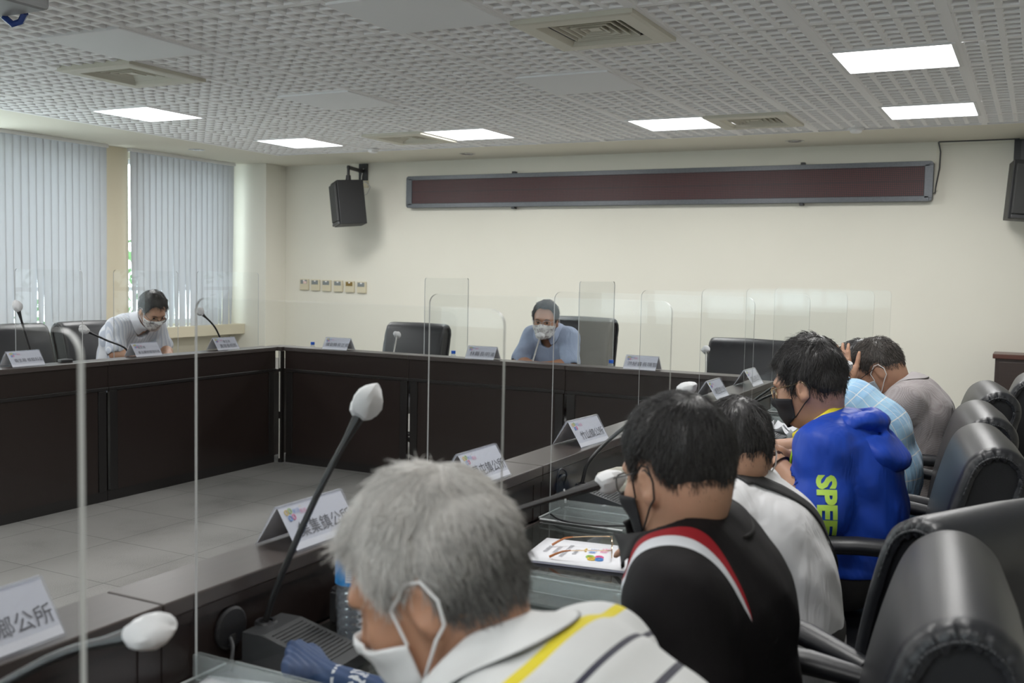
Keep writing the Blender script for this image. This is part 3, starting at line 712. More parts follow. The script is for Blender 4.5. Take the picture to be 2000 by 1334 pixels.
# ------------------------------------------------------------------ smooth-surface figures (distance fields turned into meshes)
f32 = np.float32
def V3(p): return np.array(p, dtype=np.float64)
def nrm(v): v = V3(v); return v/np.linalg.norm(v)
class Prim:
    def __init__(s, fn, lo, hi, k=.02, op='u'): s.fn, s.lo, s.hi, s.k, s.op = fn, V3(lo), V3(hi), k, op
def cone(a, b, ra, rb, k=.02, op='u'):
    a, b = V3(a), V3(b); ab = b-a; L2 = max(ab@ab, 1e-9)
    def fn(x, y, z):
        px, py, pz = x-a[0], y-a[1], z-a[2]
        t = np.clip((px*ab[0]+py*ab[1]+pz*ab[2])/L2, 0, 1)
        return np.sqrt((px-t*ab[0])**2+(py-t*ab[1])**2+(pz-t*ab[2])**2)-(ra+(rb-ra)*t)
    m = max(ra, rb); return Prim(fn, np.minimum(a, b)-m, np.maximum(a, b)+m, k, op)
def ell(c, A, r, k=.02, op='u'):
    """A rows are the axes, r the radii"""
    c = V3(c); A = np.array(A, float); r = V3(r); rm = r.min()
    def fn(x, y, z):
        px, py, pz = x-c[0], y-c[1], z-c[2]
        q0 = (A[0,0]*px+A[0,1]*py+A[0,2]*pz)/r[0]; q1 = (A[1,0]*px+A[1,1]*py+A[1,2]*pz)/r[1]; q2 = (A[2,0]*px+A[2,1]*py+A[2,2]*pz)/r[2]
        k0 = np.sqrt(q0*q0+q1*q1+q2*q2)+1e-6; k1 = np.sqrt((q0/r[0])**2+(q1/r[1])**2+(q2/r[2])**2)+1e-6
        return k0*(k0-1)/k1
    e = np.sqrt(((A.T*r)**2).sum(1)); return Prim(fn, c-e, c+e, k, op)
def sweep_coords(P, S):
    """projection on the polyline P: returns fn(x,y,z)-> (arc length, side, depth, axial overshoot, segment index, t)"""
    P = [V3(p) for p in P]; S = nrm(S); n = len(P)
    seg = []
    acc = 0.
    for i in range(n-1):
        T = P[i+1]-P[i]; l = np.linalg.norm(T); T = T/l; Sx = nrm(S-T*(S@T)); D = np.cross(T, Sx)   # depth axis (back -, front +) up to sign
        seg.append((P[i], T, l, Sx, D, acc)); acc += l
    return seg
def sweep(P, W, Dp, S, k=.03, op='u', pw=2.3, grow=0.):
    seg = sweep_coords(P, S); n = len(seg); W = np.array(W)+grow; Dp = np.array(Dp)+grow
    def fn(x, y, z):
        best = None
        for i, (p, T, l, Sx, D, acc) in enumerate(seg):
            px, py, pz = x-p[0], y-p[1], z-p[2]
            c = px*T[0]+py*T[1]+pz*T[2]; t = np.clip(c/l, 0, 1); ov = c-t*l
            a = px*Sx[0]+py*Sx[1]+pz*Sx[2]; b = px*D[0]+py*D[1]+pz*D[2]
            w = W[i]+(W[i+1]-W[i])*t; d = Dp[i]+(Dp[i+1]-Dp[i])*t; m = np.minimum(w, d)
            q = ((np.abs(a)/w)**pw+(np.abs(b)/d)**pw+(np.abs(ov)/m)**pw)**(1/pw)
            r = (q-1)*m
            best = r if best is None else np.minimum(best, r)+0*r if False else smin(best, r, .02)
        return best
    m = max(W.max(), Dp.max()); A = np.array([V3(p) for p in P])
    return Prim(fn, A.min(0)-m, A.max(0)+m, k, op)
def smin(a, b, k):
    h = np.clip(.5+.5*(b-a)/k, 0, 1); return b+(a-b)*h-k*h*(1-h)
def smax(a, b, k): return -smin(-a, -b, k)
def halfspace(c, n, k=.006, op='i'):
    """keeps the side n points away from (removes what lies beyond plane c along n)"""
    c, n = V3(c), nrm(n)
    return Prim(lambda x, y, z: (x-c[0])*n[0]+(y-c[1])*n[1]+(z-c[2])*n[2], (-9,)*3, (9,)*3, k, op)
def field(prims, x, y, z):
    F = None
    for p in prims:
        d = p.fn(x, y, z)
        if F is None: F = d
        elif p.op == 'u': F = smin(F, d, p.k)
        elif p.op == 's': F = smax(F, -d, p.k)
        else: F = smax(F, d, p.k)
    return F
def surface(prims, h, lo=None, hi=None, post=None):
    us = [p for p in prims if p.op == 'u']
    if lo is None:
        lo = np.min([p.lo for p in us], 0)-3*h; hi = np.max([p.hi for p in us], 0)+3*h
    lo = V3(lo); hi = V3(hi); n = np.ceil((hi-lo)/h).astype(int)+1
    ax = [(lo[i]+h*np.arange(n[i])).astype(f32) for i in range(3)]
    F = np.full(n, .5, f32)
    for p in prims:
        m = p.k+.03
        i0 = np.clip(np.floor((p.lo-m-lo)/h).astype(int), 0, n); i1 = np.clip(np.ceil((p.hi+m-lo)/h).astype(int)+1, 0, n)
        if (i1 <= i0).any(): continue
        sl = tuple(slice(a, b) for a, b in zip(i0, i1))
        d = p.fn(ax[0][sl[0]][:,None,None], ax[1][sl[1]][None,:,None], ax[2][sl[2]][None,None,:]).astype(f32)
        G = F[sl]
        if p.op == 'u': F[sl] = smin(G, d, p.k)
        elif p.op == 's': F[sl] = smax(G, -d, p.k)
        else: F[sl] = smax(G, d, p.k)
    if post is not None: F = post(F, ax)
    s = F < 0
    c = np.zeros(n-1, np.int8)
    for dx in (0,1):
        for dy in (0,1):
            for dz in (0,1): c += s[dx:n[0]-1+dx, dy:n[1]-1+dy, dz:n[2]-1+dz]
    I = np.argwhere((c > 0) & (c < 8)); idm = np.full(n-1, -1, np.int32); idm[tuple(I.T)] = np.arange(len(I))
    corner = np.array([(a,b,d) for a in (0,1) for b in (0,1) for d in (0,1)])
    val = np.stack([F[tuple((I+q).T)] for q in corner], 1).astype(np.float64)
    acc = np.zeros((len(I),3)); cnt = np.zeros(len(I))
    for a in range(8):
        for b in range(a+1, 8):
            dv = corner[b]-corner[a]
            if np.abs(dv).sum() != 1: continue
            m = (val[:,a] < 0) != (val[:,b] < 0); t = np.where(m, val[:,a]/(val[:,a]-val[:,b]+1e-12), 0)
            acc += np.where(m[:,None], corner[a]+t[:,None]*dv, 0); cnt += m
    v = lo+h*(I+acc/cnt[:,None])
    faces = []
    for axis in range(3):
        o = [i for i in range(3) if i != axis]
        a = s; sl0 = [slice(None)]*3; sl1 = [slice(None)]*3; sl0[axis] = slice(0, n[axis]-1); sl1[axis] = slice(1, n[axis])
        e = s[tuple(sl0)] != s[tuple(sl1)]
        E = np.argwhere(e); ok = (E[:,o[0]] > 0) & (E[:,o[1]] > 0) & (E[:,o[0]] < n[o[0]]-1) & (E[:,o[1]] < n[o[1]]-1); E = E[ok]
        q = []
        for da, db in ((-1,-1),(0,-1),(0,0),(-1,0)):
            G = E.copy(); G[:,o[0]] += da; G[:,o[1]] += db; q.append(idm[tuple(G.T)])
        q = np.stack(q, 1)
        inside = s[tuple(E.T)]; flip = inside if axis != 1 else ~inside
        q[~flip] = q[~flip][:, ::-1]
        faces.append(q)
    q = np.concatenate(faces); q = q[(q >= 0).all(1)]
    return v, q
def relax(v, q, it=1, a=.5):
    for _ in range(it):
        s = np.zeros_like(v); c = np.zeros(len(v))
        for i in range(4):
            j = q[:,(i+1)%4]; np.add.at(s, q[:,i], v[j]); np.add.at(c, q[:,i], 1); np.add.at(s, j, v[q[:,i]]); np.add.at(c, j, 1)
        v = v+(s/np.maximum(c,1)[:,None]-v)*a
    return v
def mesh_np(name, v, q, m, parent, attrs=None, smooth=True):
    me = bpy.data.meshes.new(name)
    me.vertices.add(len(v)); me.vertices.foreach_set('co', np.asarray(v, f32).ravel())
    me.loops.add(q.size); me.loops.foreach_set('vertex_index', q.astype(np.int32).ravel())
    me.polygons.add(len(q)); me.polygons.foreach_set('loop_start', np.arange(0, q.size, q.shape[1], dtype=np.int32))
    me.update(calc_edges=True); me.validate()
    for k, a in (attrs or {}).items():
        if a.ndim == 1: at = me.attributes.new(k, 'FLOAT', 'POINT'); at.data.foreach_set('value', a.astype(f32))
        else: at = me.attributes.new(k, 'FLOAT_VECTOR', 'POINT'); at.data.foreach_set('vector', a.astype(f32).ravel())
    for x in (m if isinstance(m, (list, tuple)) else [m]): me.materials.append(x)
    if smooth: me.shade_smooth()
    o = bpy.data.objects.new(name, me); COL.objects.link(o); o.parent = parent
    return o
def trc(P, S, v, n=48):
    """cloth coordinates (side, depth, arc length along the smoothed spine) of points v"""
    P = [V3(p) for p in P]; P = [2*P[0]-P[1]]+P+[2*P[-1]-P[-2]]; cv = []
    for i in range(1, len(P)-2):
        for k in range(n//4):
            u = k/(n//4); p0, p1, p2, p3 = P[i-1:i+3]; cv.append(.5*((2*p1)+(-p0+p2)*u+(2*p0-5*p1+4*p2-p3)*u*u+(-p0+3*p1-3*p2+p3)*u**3))
    cv.append(P[-2]); cv = np.array(cv); e0 = cv[0]-(cv[1]-cv[0])*np.arange(8,0,-1)[:,None]; e1 = cv[-1]+(cv[-1]-cv[-2])*np.arange(1,12)[:,None]
    cv = np.concatenate([e0, cv, e1]); L = np.r_[0, np.cumsum(np.linalg.norm(np.diff(cv, axis=0), axis=1))]; L -= L[8]
    T = np.gradient(cv, axis=0); T /= np.linalg.norm(T, axis=1)[:,None]; S = nrm(S)
    w_s = np.zeros(len(v)); w_c = np.zeros((len(v),3)); w_t = np.zeros((len(v),3)); W = np.zeros(len(v))
    D = np.stack([np.linalg.norm(v-c, axis=1) for c in cv], 1); m = D.min(1)
    K = np.exp(-(D-m[:,None])/.012); K /= K.sum(1)[:,None]
    s_ = K@L; c_ = K@cv; t_ = K@T
    r = v-c_; dep = np.cross(t_, S[None]*np.ones((len(v),1)))
    return np.stack([r@S, (r*dep).sum(1), s_], 1)
# ------------------------------------------------------------------ skin, hair and cloth materials
M_skin = mat('skin', (.47,.255,.165), .5, spec=.4, noise=.10, nscale=45, bump=.05, bscale=600, sss=.12)
M_skin2 = mat('skin_tan', (.40,.20,.12), .5, spec=.4, noise=.10, nscale=45, bump=.05, bscale=600, sss=.12)
M_maskw = mat('mask_white', (.70,.70,.70), .8, spec=.2, bump=.5, bscale=110)
M_maskk = mat('mask_black', (.010,.010,.012), .7, spec=.3)
M_maskg = mat('mask_grey', (.36,.41,.46), .8, spec=.2)
M_loopw = mat('mask_loop_white', (.72,.72,.72), .8)
def maskpat():
    m = mat('mask_pattern', (.70,.70,.70), .8, spec=.2); nt = m.node_tree; b = nt.nodes['Principled BSDF']; L = nt.links
    tc = nd(nt,'ShaderNodeTexCoord'); n = nd(nt,'ShaderNodeTexNoise', Scale=55., Detail=2.); L.new(tc.outputs['Object'], n.inputs[0])
    cr = nd(nt,'ShaderNodeValToRGB'); e = cr.color_ramp.elements; e[0].position = .50; e[0].color = (.72,.72,.71,1); e[1].position = .64; e[1].color = (.33,.30,.33,1)
    L.new(n.outputs['Fac'], cr.inputs[0]); L.new(cr.outputs[0], b.inputs['Base Color']); return m
M_maskp = maskpat()
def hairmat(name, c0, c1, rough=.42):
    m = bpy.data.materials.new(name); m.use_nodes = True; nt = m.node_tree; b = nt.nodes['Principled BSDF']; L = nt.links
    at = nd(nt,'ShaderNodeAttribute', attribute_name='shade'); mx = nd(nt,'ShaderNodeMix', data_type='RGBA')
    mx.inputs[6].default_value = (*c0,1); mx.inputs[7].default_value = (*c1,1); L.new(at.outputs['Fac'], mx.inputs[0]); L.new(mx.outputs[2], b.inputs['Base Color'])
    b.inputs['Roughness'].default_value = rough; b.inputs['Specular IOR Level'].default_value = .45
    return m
M_hairb = hairmat('hair_black', (.0065,.006,.007), (.06,.055,.052))
M_hairg = hairmat('hair_grey', (.03,.029,.028), (.58,.56,.53), .5)
M_hairs = hairmat('hair_salted', (.012,.010,.009), (.14,.12,.105))
def fold_bump(nt, b, strength=.35, scale=9., dist=.02):
    tc = nd(nt,'ShaderNodeTexCoord'); n = nd(nt,'ShaderNodeTexNoise', Scale=scale, Detail=3., Distortion=1.2); mp = nd(nt,'ShaderNodeMapping'); mp.inputs['Scale'].default_value = (1,1,.45)
    nt.links.new(tc.outputs['Object'], mp.inputs[0]); nt.links.new(mp.outputs[0], n.inputs[0])
    bp = nd(nt,'ShaderNodeBump', Strength=strength, Distance=dist); nt.links.new(n.outputs['Fac'], bp.inputs['Height']); nt.links.new(bp.outputs[0], b.inputs['Normal'])
class Cloth:
    """material whose pattern follows the cloth coordinates stored on the mesh"""
    def __init__(s, name, base, rough=.8, fold=.35, scale=9., sheen=.15):
        s.m = bpy.data.materials.new(name); s.m.use_nodes = True; s.nt = s.m.node_tree; s.b = s.nt.nodes['Principled BSDF']; s.L = s.nt.links
        s.b.inputs['Roughness'].default_value = rough; s.b.inputs['Specular IOR Level'].default_value = .2; s.b.inputs['Sheen Weight'].default_value = sheen
        s.col = s.nt.nodes.new('ShaderNodeRGB').outputs[0]; s.col.default_value = (*base, 1)
        at = nd(s.nt,'ShaderNodeAttribute', attribute_name='tc'); sp = nd(s.nt,'ShaderNodeSeparateXYZ'); s.L.new(at.outputs['Vector'], sp.inputs[0])
        s.x, s.y, s.z = sp.outputs[0], sp.outputs[1], sp.outputs[2]
        fold_bump(s.nt, s.b, fold, scale)
    def op(s, o, a, b=None, c=None):
        n = nd(s.nt,'ShaderNodeMath', operation=o)
        for i, q in enumerate((a, b, c)):
            if q is None: continue
            if isinstance(q, (int, float)): n.inputs[i].default_value = q
            else: s.L.new(q, n.inputs[i])
        return n.outputs[0]
    def between(s, v, a, b): return s.op('MULTIPLY', s.op('GREATER_THAN', v, a), s.op('LESS_THAN', v, b))
    def lines(s, v, period, width, off=0.): return s.op('LESS_THAN', s.op('FRACT', s.op('ADD', s.op('DIVIDE', v, period), 10+off)), width/period)
    def paint(s, fac, c):
        mx = nd(s.nt,'ShaderNodeMix', data_type='RGBA'); s.L.new(fac, mx.inputs[0]); s.L.new(s.col, mx.inputs[6]); mx.inputs[7].default_value = (*c, 1); s.col = mx.outputs[2]; return s
    def done(s): s.L.new(s.col, s.b.inputs['Base Color']); return s.m
def orient(v, q):
    a, b, c, d = (v[q[:,i]] for i in range(4))
    vol = (np.cross(a, b)*c).sum()+(np.cross(a, c)*d).sum()
    return q if vol > 0 else q[:, ::-1]
def axes(yaw, pitch, roll):
    """rows: forward, right, up (figure looks along +y; yaw turns right, pitch nods down, roll tips to the right)"""
    y, p, r = rad(yaw), rad(pitch), rad(roll)
    f = V3((math.sin(y), math.cos(y), 0)); rt = V3((math.cos(y), -math.sin(y), 0)); u = V3((0,0,1))
    f, u = f*math.cos(p)-u*math.sin(p), u*math.cos(p)+f*math.sin(p)
    rt, u = rt*math.cos(r)-u*math.sin(r), u*math.cos(r)+rt*math.sin(r)
    return np.array([f, rt, u])
def head_prims(c, A, s=1.):
    P = lambda f, r, u: V3(c)+(A[0]*f+A[1]*r+A[2]*u)*s
    E = lambda f, r, u, rf, rr, ru, k, op='u', B=A: ell(P(f,r,u), B, (rf*s, rr*s, ru*s), k, op)
    L = [E(-.006,0,.034,.099,.077,.090,.02), E(.03,0,-.035,.066,.064,.082,.035), E(.045,0,-.088,.045,.045,.034,.03), E(-.03,0,-.02,.066,.066,.065,.03)]
    L += [E(.088,0,.022,.016,.05,.013,.018), E(.066,.043,-.03,.022,.021,.022,.02), E(.066,-.043,-.03,.022,.021,.022,.02)]         # brow, cheeks
    L += [cone(P(.094,0,.004), P(.113,0,-.034), .0085*s, .0125*s, .014), E(.100,.012,-.040,.010,.008,.008,.008), E(.100,-.012,-.040,.010,.008,.008,.008)]   # nose
    L += [E(.093,.032,-.004,.016,.019,.011,.012,'s'), E(.093,-.032,-.004,.016,.019,.011,.012,'s')]                                # eye sockets
    L += [E(.078,.031,-.004,.0135,.0135,.012,.004), E(.078,-.031,-.004,.0135,.0135,.012,.004)]                                    # lids
    L += [E(.092,0,-.066,.010,.025,.006,.008), E(.090,0,-.077,.010,.021,.006,.008)]                                               # lips
    for sd in (-1, 1):
        B = np.array([A[0]*math.cos(.3)-A[1]*sd*-.32, A[1]*sd*.94+A[0]*-.34, A[2]+A[0]*-.22]); B = np.array([nrm(b) for b in B])
        L += [E(-.010,sd*.080,-.012,.020,.0095,.033,.008,'u',B), E(-.003,sd*.072,-.036,.010,.008,.013,.008,'u',B),
              E(-.006,sd*.090,-.010,.0105,.0075,.018,.006,'s',B)]
    return L
def hand_prims(w, d, n, side, curl=25, spread=7, thumb=40, s=1., thumbup=0., k=.004):
    """w wrist, d direction of the hand, n direction the back of the hand faces, side +1 right / -1 left"""
    w, d = V3(w), nrm(d); n = nrm(V3(n)-d*(V3(n)@d)); t = np.cross(d, n)*side      # t: towards the thumb (for a right hand, back up)
    t = -t if side > 0 else -t
    Q = lambda a, b, c: w+(d*a+t*b+n*c)*s
    L = [cone(Q(-.02,0,0), Q(.03,0,0), .026*s, .026*s, .015)]
    for b in (-.026,-.009,.009,.026): L.append(cone(Q(.02,b*.6,0), Q(.085,b,0), .0135*s, .0115*s, .014))
    for b, ln, an in ((-.028,.060,-spread*1.5),(-.010,.074,-spread*.4),(.009,.078,spread*.4),(.028,.070,spread*1.4)):
        p = Q(.086, b, 0); dd = nrm(d*math.cos(rad(an))+t*math.sin(rad(an))); a = 0; seg = (.45,.31,.24); r = (.0098,.0088,.0080,.0068)
        for i in range(3):
            a += rad(curl*(.8 if i == 0 else 1.)); v = dd*math.cos(a)-n*math.sin(a); q = p+v*ln*seg[i]*s
            L.append(cone(p, q, r[i]*s, r[i+1]*s, k)); p = q
    p = Q(.018,.026,-.006); td = nrm(d*math.cos(rad(thumb))+t*math.sin(rad(thumb))-n*(.25-thumbup))
    q = p+td*.042*s; L.append(cone(p, q, .0145*s, .0115*s, .012)); td2 = nrm(td+d*.35*(1 if curl > 0 else 0)); q2 = q+td2*.032*s; L.append(cone(q, q2, .0108*s, .0098*s, k)); q3 = q2+nrm(td2+d*.15)*.026*s; L.append(cone(q2, q3, .0097*s, .0078*s, k))
    return L
def strands(name, roots, dirs, nrmls, shade, length, m, parent, rad0=.0008, npt=6, lift=.010, grav=(0,0,-1), wob=.12, seed=1, avoid=None):
    """hair strands as render curves"""
    g = np.random.default_rng(seed); N = len(roots)
    P = np.zeros((N, npt, 3)); p = roots.copy(); P[:,0] = p
    L = np.asarray(length)*np.ones(N); st = (L/(npt-1))[:,None]; d = dirs.copy()
    w = g.normal(0, wob, (N,3))
    for i in range(1, npt):
        out = nrmls*(lift/(npt-1))*(1.6-i*.35)/ (L.mean()/(npt-1)) 
        d = d+w*.5+V3(grav)[None]*.12; d /= np.linalg.norm(d, axis=1)[:,None]
        p = p+(d+out)*st
        if avoid is not None:
            dd, nn = avoid(p); push = np.maximum(.0015-dd, 0)
            p = p+nn*push[:,None]
        P[:,i] = p
    cu = bpy.data.hair_curves.new(name); cu.add_curves([npt]*N)
    cu.position_data.foreach_set('vector', P.astype(f32).ravel())
    ra = cu.attributes.get('radius') or cu.attributes.new('radius','FLOAT','POINT')
    r = np.linspace(1,.35,npt)[None]*rad0*np.ones((N,1)); ra.data.foreach_set('value', r.astype(f32).ravel())
    sh = cu.attributes.new('shade','FLOAT','CURVE'); sh.data.foreach_set('value', np.asarray(shade, f32))
    cu.materials.append(m)
    o = bpy.data.objects.new(name, cu); COL.objects.link(o); o.parent = parent
    return o
def grad(fn, p, e=.003):
    d = fn(p[:,0], p[:,1], p[:,2]); G = np.stack([fn(p[:,0]+e*(i==0), p[:,1]+e*(i==1), p[:,2]+e*(i==2))-d for i in range(3)], 1)
    return d, G/(np.linalg.norm(G, axis=1)[:,None]+1e-9)

HAIRLINE = [(-.13,-.062),(-.095,-.066),(-.06,-.058),(-.035,-.018),(-.018,.022),(.012,.022),(.024,-.012),(.036,-.008),(.046,.030),(.062,.066),(.085,.078),(.13,.082)]
HAIRSHORT = [(-.13,-.044),(-.095,-.048),(-.06,-.034),(-.035,-.004),(-.018,.028),(.012,.030),(.024,-.004),(.036,.004),(.046,.036),(.062,.068),(.085,.080),(.13,.084)]
def hair(c, A, parent, m, shade_fn, s=1., thick=.016, top=.010, line=HAIRLINE, h=.005, n=3000, length=.035, rad0=.0009, lift=.010, seed=3, crown=(-.06,.0,.115), noise=.004, side=1., taper=.010, fringe=0., back=0.):
    c = V3(c)
    loc = lambda x, y, z: tuple(((A[i,0]*(x-c[0])+A[i,1]*(y-c[1])+A[i,2]*(z-c[2]))/s) for i in range(3))
    lx, ly = np.array([p[0] for p in line]), np.array([p[1] for p in line])
    R0 = ell(c+A[0]*(-.007-back*.5)*s+A[2]*(.034+top*.5)*s, A, ((.099+thick+back*.5)*s, (.0765+thick*side)*s, (.090+thick*.6+top)*s))
    R1 = ell(c+A[0]*-.035*s+A[2]*-.018*s, A, ((.062+thick*.8+back)*s, (.066+thick*.75*side)*s, (.07+thick*.5)*s))
    g = np.random.default_rng(seed); ph = g.uniform(0, 6.28, 8)
    def fn(x, y, z):
        d = smin(R0.fn(x, y, z), R1.fn(x, y, z), .025)
        f, r, u = loc(x, y, z)
        gl = np.interp(f, lx, ly)+.006*np.sin(r*95+ph[0])+.004*np.sin(f*160+ph[1])
        cut = (gl-u)*.55*s
        wv = (np.sin(f*70+r*50+ph[2])*np.sin(u*60+ph[3])+.6*np.sin(r*130+f*40+ph[4])*np.sin(u*45+f*90+ph[5]))*noise
        return smax(d+wv+taper*np.clip((.03-u)/.085, 0, 1)**1.3, cut, .010)
    e = .13*s+thick+.03
    pr = Prim(fn, c-e, c+e, .0)
    v, q = surface([pr], h, c-e, c+e); q = orient(v, q); v = relax(v, q, 1, .4)
    L_ = np.stack(loc(v[:,0], v[:,1], v[:,2]), 1)
    o = mesh_np('hair', v, q, m, parent, {'shade': shade_fn(L_, g.random(len(v)))*.8})
    # strands grown from the shell
    if n:
        a, b, d_ = v[q[:,0]], v[q[:,1]], v[q[:,2]]; ar = np.linalg.norm(np.cross(b-a, d_-a), axis=1); fi = g.choice(len(q), n, p=ar/ar.sum())
        w1 = g.random((n,1)); w2 = g.random((n,1)); bl = (v[q[fi,0]]*(1-w1)+v[q[fi,1]]*w1)*(1-w2)+(v[q[fi,3]]*(1-w1)+v[q[fi,2]]*w1)*w2
        dd, N_ = grad(fn, bl); LL = np.stack(loc(bl[:,0], bl[:,1], bl[:,2]), 1)
        keep = (R1.fn(bl[:,0],bl[:,1],bl[:,2]) < .01) | (R0.fn(bl[:,0],bl[:,1],bl[:,2]) < .01)
        keep &= np.minimum(np.abs(R0.fn(bl[:,0],bl[:,1],bl[:,2])), np.abs(R1.fn(bl[:,0],bl[:,1],bl[:,2]))) < .012
        bl, N_, LL = bl[keep], N_[keep], LL[keep]; k = len(bl)
        cr = V3(crown); away = LL-cr[None]; away /= np.linalg.norm(away, axis=1)[:,None]+1e-6
        flow = away+np.array([fringe*.6,0,-.55])[None]*np.clip(1-LL[:,2:3]/.12, .15, 1.2)
        flow = flow+.28*np.stack([np.sin(LL[:,1]*110+LL[:,2]*40+seed), np.sin(LL[:,0]*95+LL[:,2]*60+seed*2), .5*np.sin(LL[:,0]*80-LL[:,1]*90)], 1)
        D = flow@A; D += g.normal(0,.16,D.shape); D -= N_*(D*N_).sum(1)[:,None]; D /= np.linalg.norm(D, axis=1)[:,None]+1e-6
        ln = length*g.uniform(.55,1.15,k)*np.clip(.45+ (LL[:,2]+.07)/.16, .35, 1.)
        strands('hair_strands', bl-N_*.002, D, N_, shade_fn(LL, g.random(k)), ln, m, o, rad0, 6, lift, -A[2]*.6, .10, seed, lambda p: grad(fn, p))
    return o
def drape(prims, P0, dirs, rmax=.20, off=.004, steps=40):
    """first surface met coming from outside along each ray (start P0 + dir*rmax)"""
    N = len(dirs); t = np.full(N, rmax); hit = np.zeros(N, bool)
    for _ in range(steps):
        p = P0+dirs*t[:,None]; d = field(prims, p[:,0], p[:,1], p[:,2])-off
        hit |= d < .0008
        t = np.where(hit, t, t-np.maximum(d*.8, .0006)); t = np.maximum(t, .0)
    return t, hit
def mask(c, A, hp, parent, m, mloop, s=1., wide=68, top=-.016, bot=-.118, nu=25, nv=13, down=0.):
    c = V3(c); us = np.linspace(-1,1,nu); vs = np.linspace(0,1,nv)
    O = []; D = []
    for vv in vs:
        for uu in us:
            th = rad(uu*wide*(1-.12*vv)); ut = top-.016*abs(uu)**1.5+(.006 if abs(uu) < .15 else 0); ub = bot+.030*abs(uu)**2
            u_ = ut+(ub-ut)*vv
            O.append(c+(A[0]*.0+A[2]*u_)*s); D.append(A[0]*math.cos(th)+A[1]*math.sin(th))
    O = np.array(O); D = np.array(D); t, hit = drape(hp, O, D, .17*s)
    t = t.reshape(nv, nu); hit = hit.reshape(nv, nu) & (t > .03)
    T = np.where(hit, t, np.nan)
    for j in range(nv):
        for i in range(nu):
            if np.isnan(T[j,i]): T[j,i] = T[j-1,i]-.004 if j else .09
    for _ in range(3):
        G = np.pad(T, 1, mode='edge'); av = (G[:-2,1:-1]+G[2:,1:-1]+G[1:-1,:-2]+G[1:-1,2:])/4; T = np.maximum(T, av*.999)
    p = O.reshape(nv,nu,3)+D.reshape(nv,nu,3)*(T[:,:,None]+.0025)
    q = np.array([(j*nu+i, j*nu+i+1, (j+1)*nu+i+1, (j+1)*nu+i) for j in range(nv-1) for i in range(nu-1)])
    o = mesh_np('face_mask', p.reshape(-1,3), q, m, parent)
    md = o.modifiers.new('s','SOLIDIFY'); md.thickness = .002; md.offset = 1
    for sd, i in ((-1,0),(1,nu-1)):
        P = lambda f, r, u: tuple(c+(A[0]*f+A[1]*r+A[2]*u)*s)
        a, b = p[0,i], p[nv-1,i]
        lp = MB(); lp.tube([tuple(a), P(.03,sd*.080,-.0), P(-.002,sd*.0845,.022), P(-.022,sd*.088,.018), P(-.034,sd*.091,-.008), P(-.028,sd*.088,-.036), P(-.008,sd*.083,-.05), tuple((a*.0+b))], .0017, 6)
        lp.build('ear_loop', mloop, o, smooth=True)
    return o
def glasses(c, A, parent, m, s=1., rimless=False, drop=0., lens=True, r=.0014):
    c = V3(c); P = lambda f, r_, u: tuple(c+(A[0]*f+A[1]*r_+A[2]*u)*s)
    e = MB(); mid = []
    for sd in (-1, 1):
        pts = []
        for k in range(21):
            a = 2*math.pi*k/20; x = math.cos(a); z = math.sin(a); sq = (abs(x)**3+abs(z)**3)**(-1/3)
            pts.append(P(.109-.010*abs(x*sq*.026+.034)/.06, sd*(.034+x*sq*.025), -.006-drop+z*sq*.018))
        e.tube(pts, r, 6, cap=False); mid.append(pts)
        e.tube([P(.102,sd*.060,.004-drop), P(.085,sd*.074,.006-drop*.7), P(.02,sd*.083,.010), P(-.012,sd*.086,.014), P(-.028,sd*.086,-.002)], r, 6)
    e.tube([P(.108,-.010,-.002-drop), P(.112,0,.001-drop), P(.108,.010,-.002-drop)], r, 6)
    o = e.build('eyeglasses', m, parent, smooth=True)
    for pts in mid:
        l = MB(); l.add(pts[:-1], [tuple(range(20))]); l.build('lens', glassy('lens_glass',(.93,.95,.95),1.5), o)
    return o
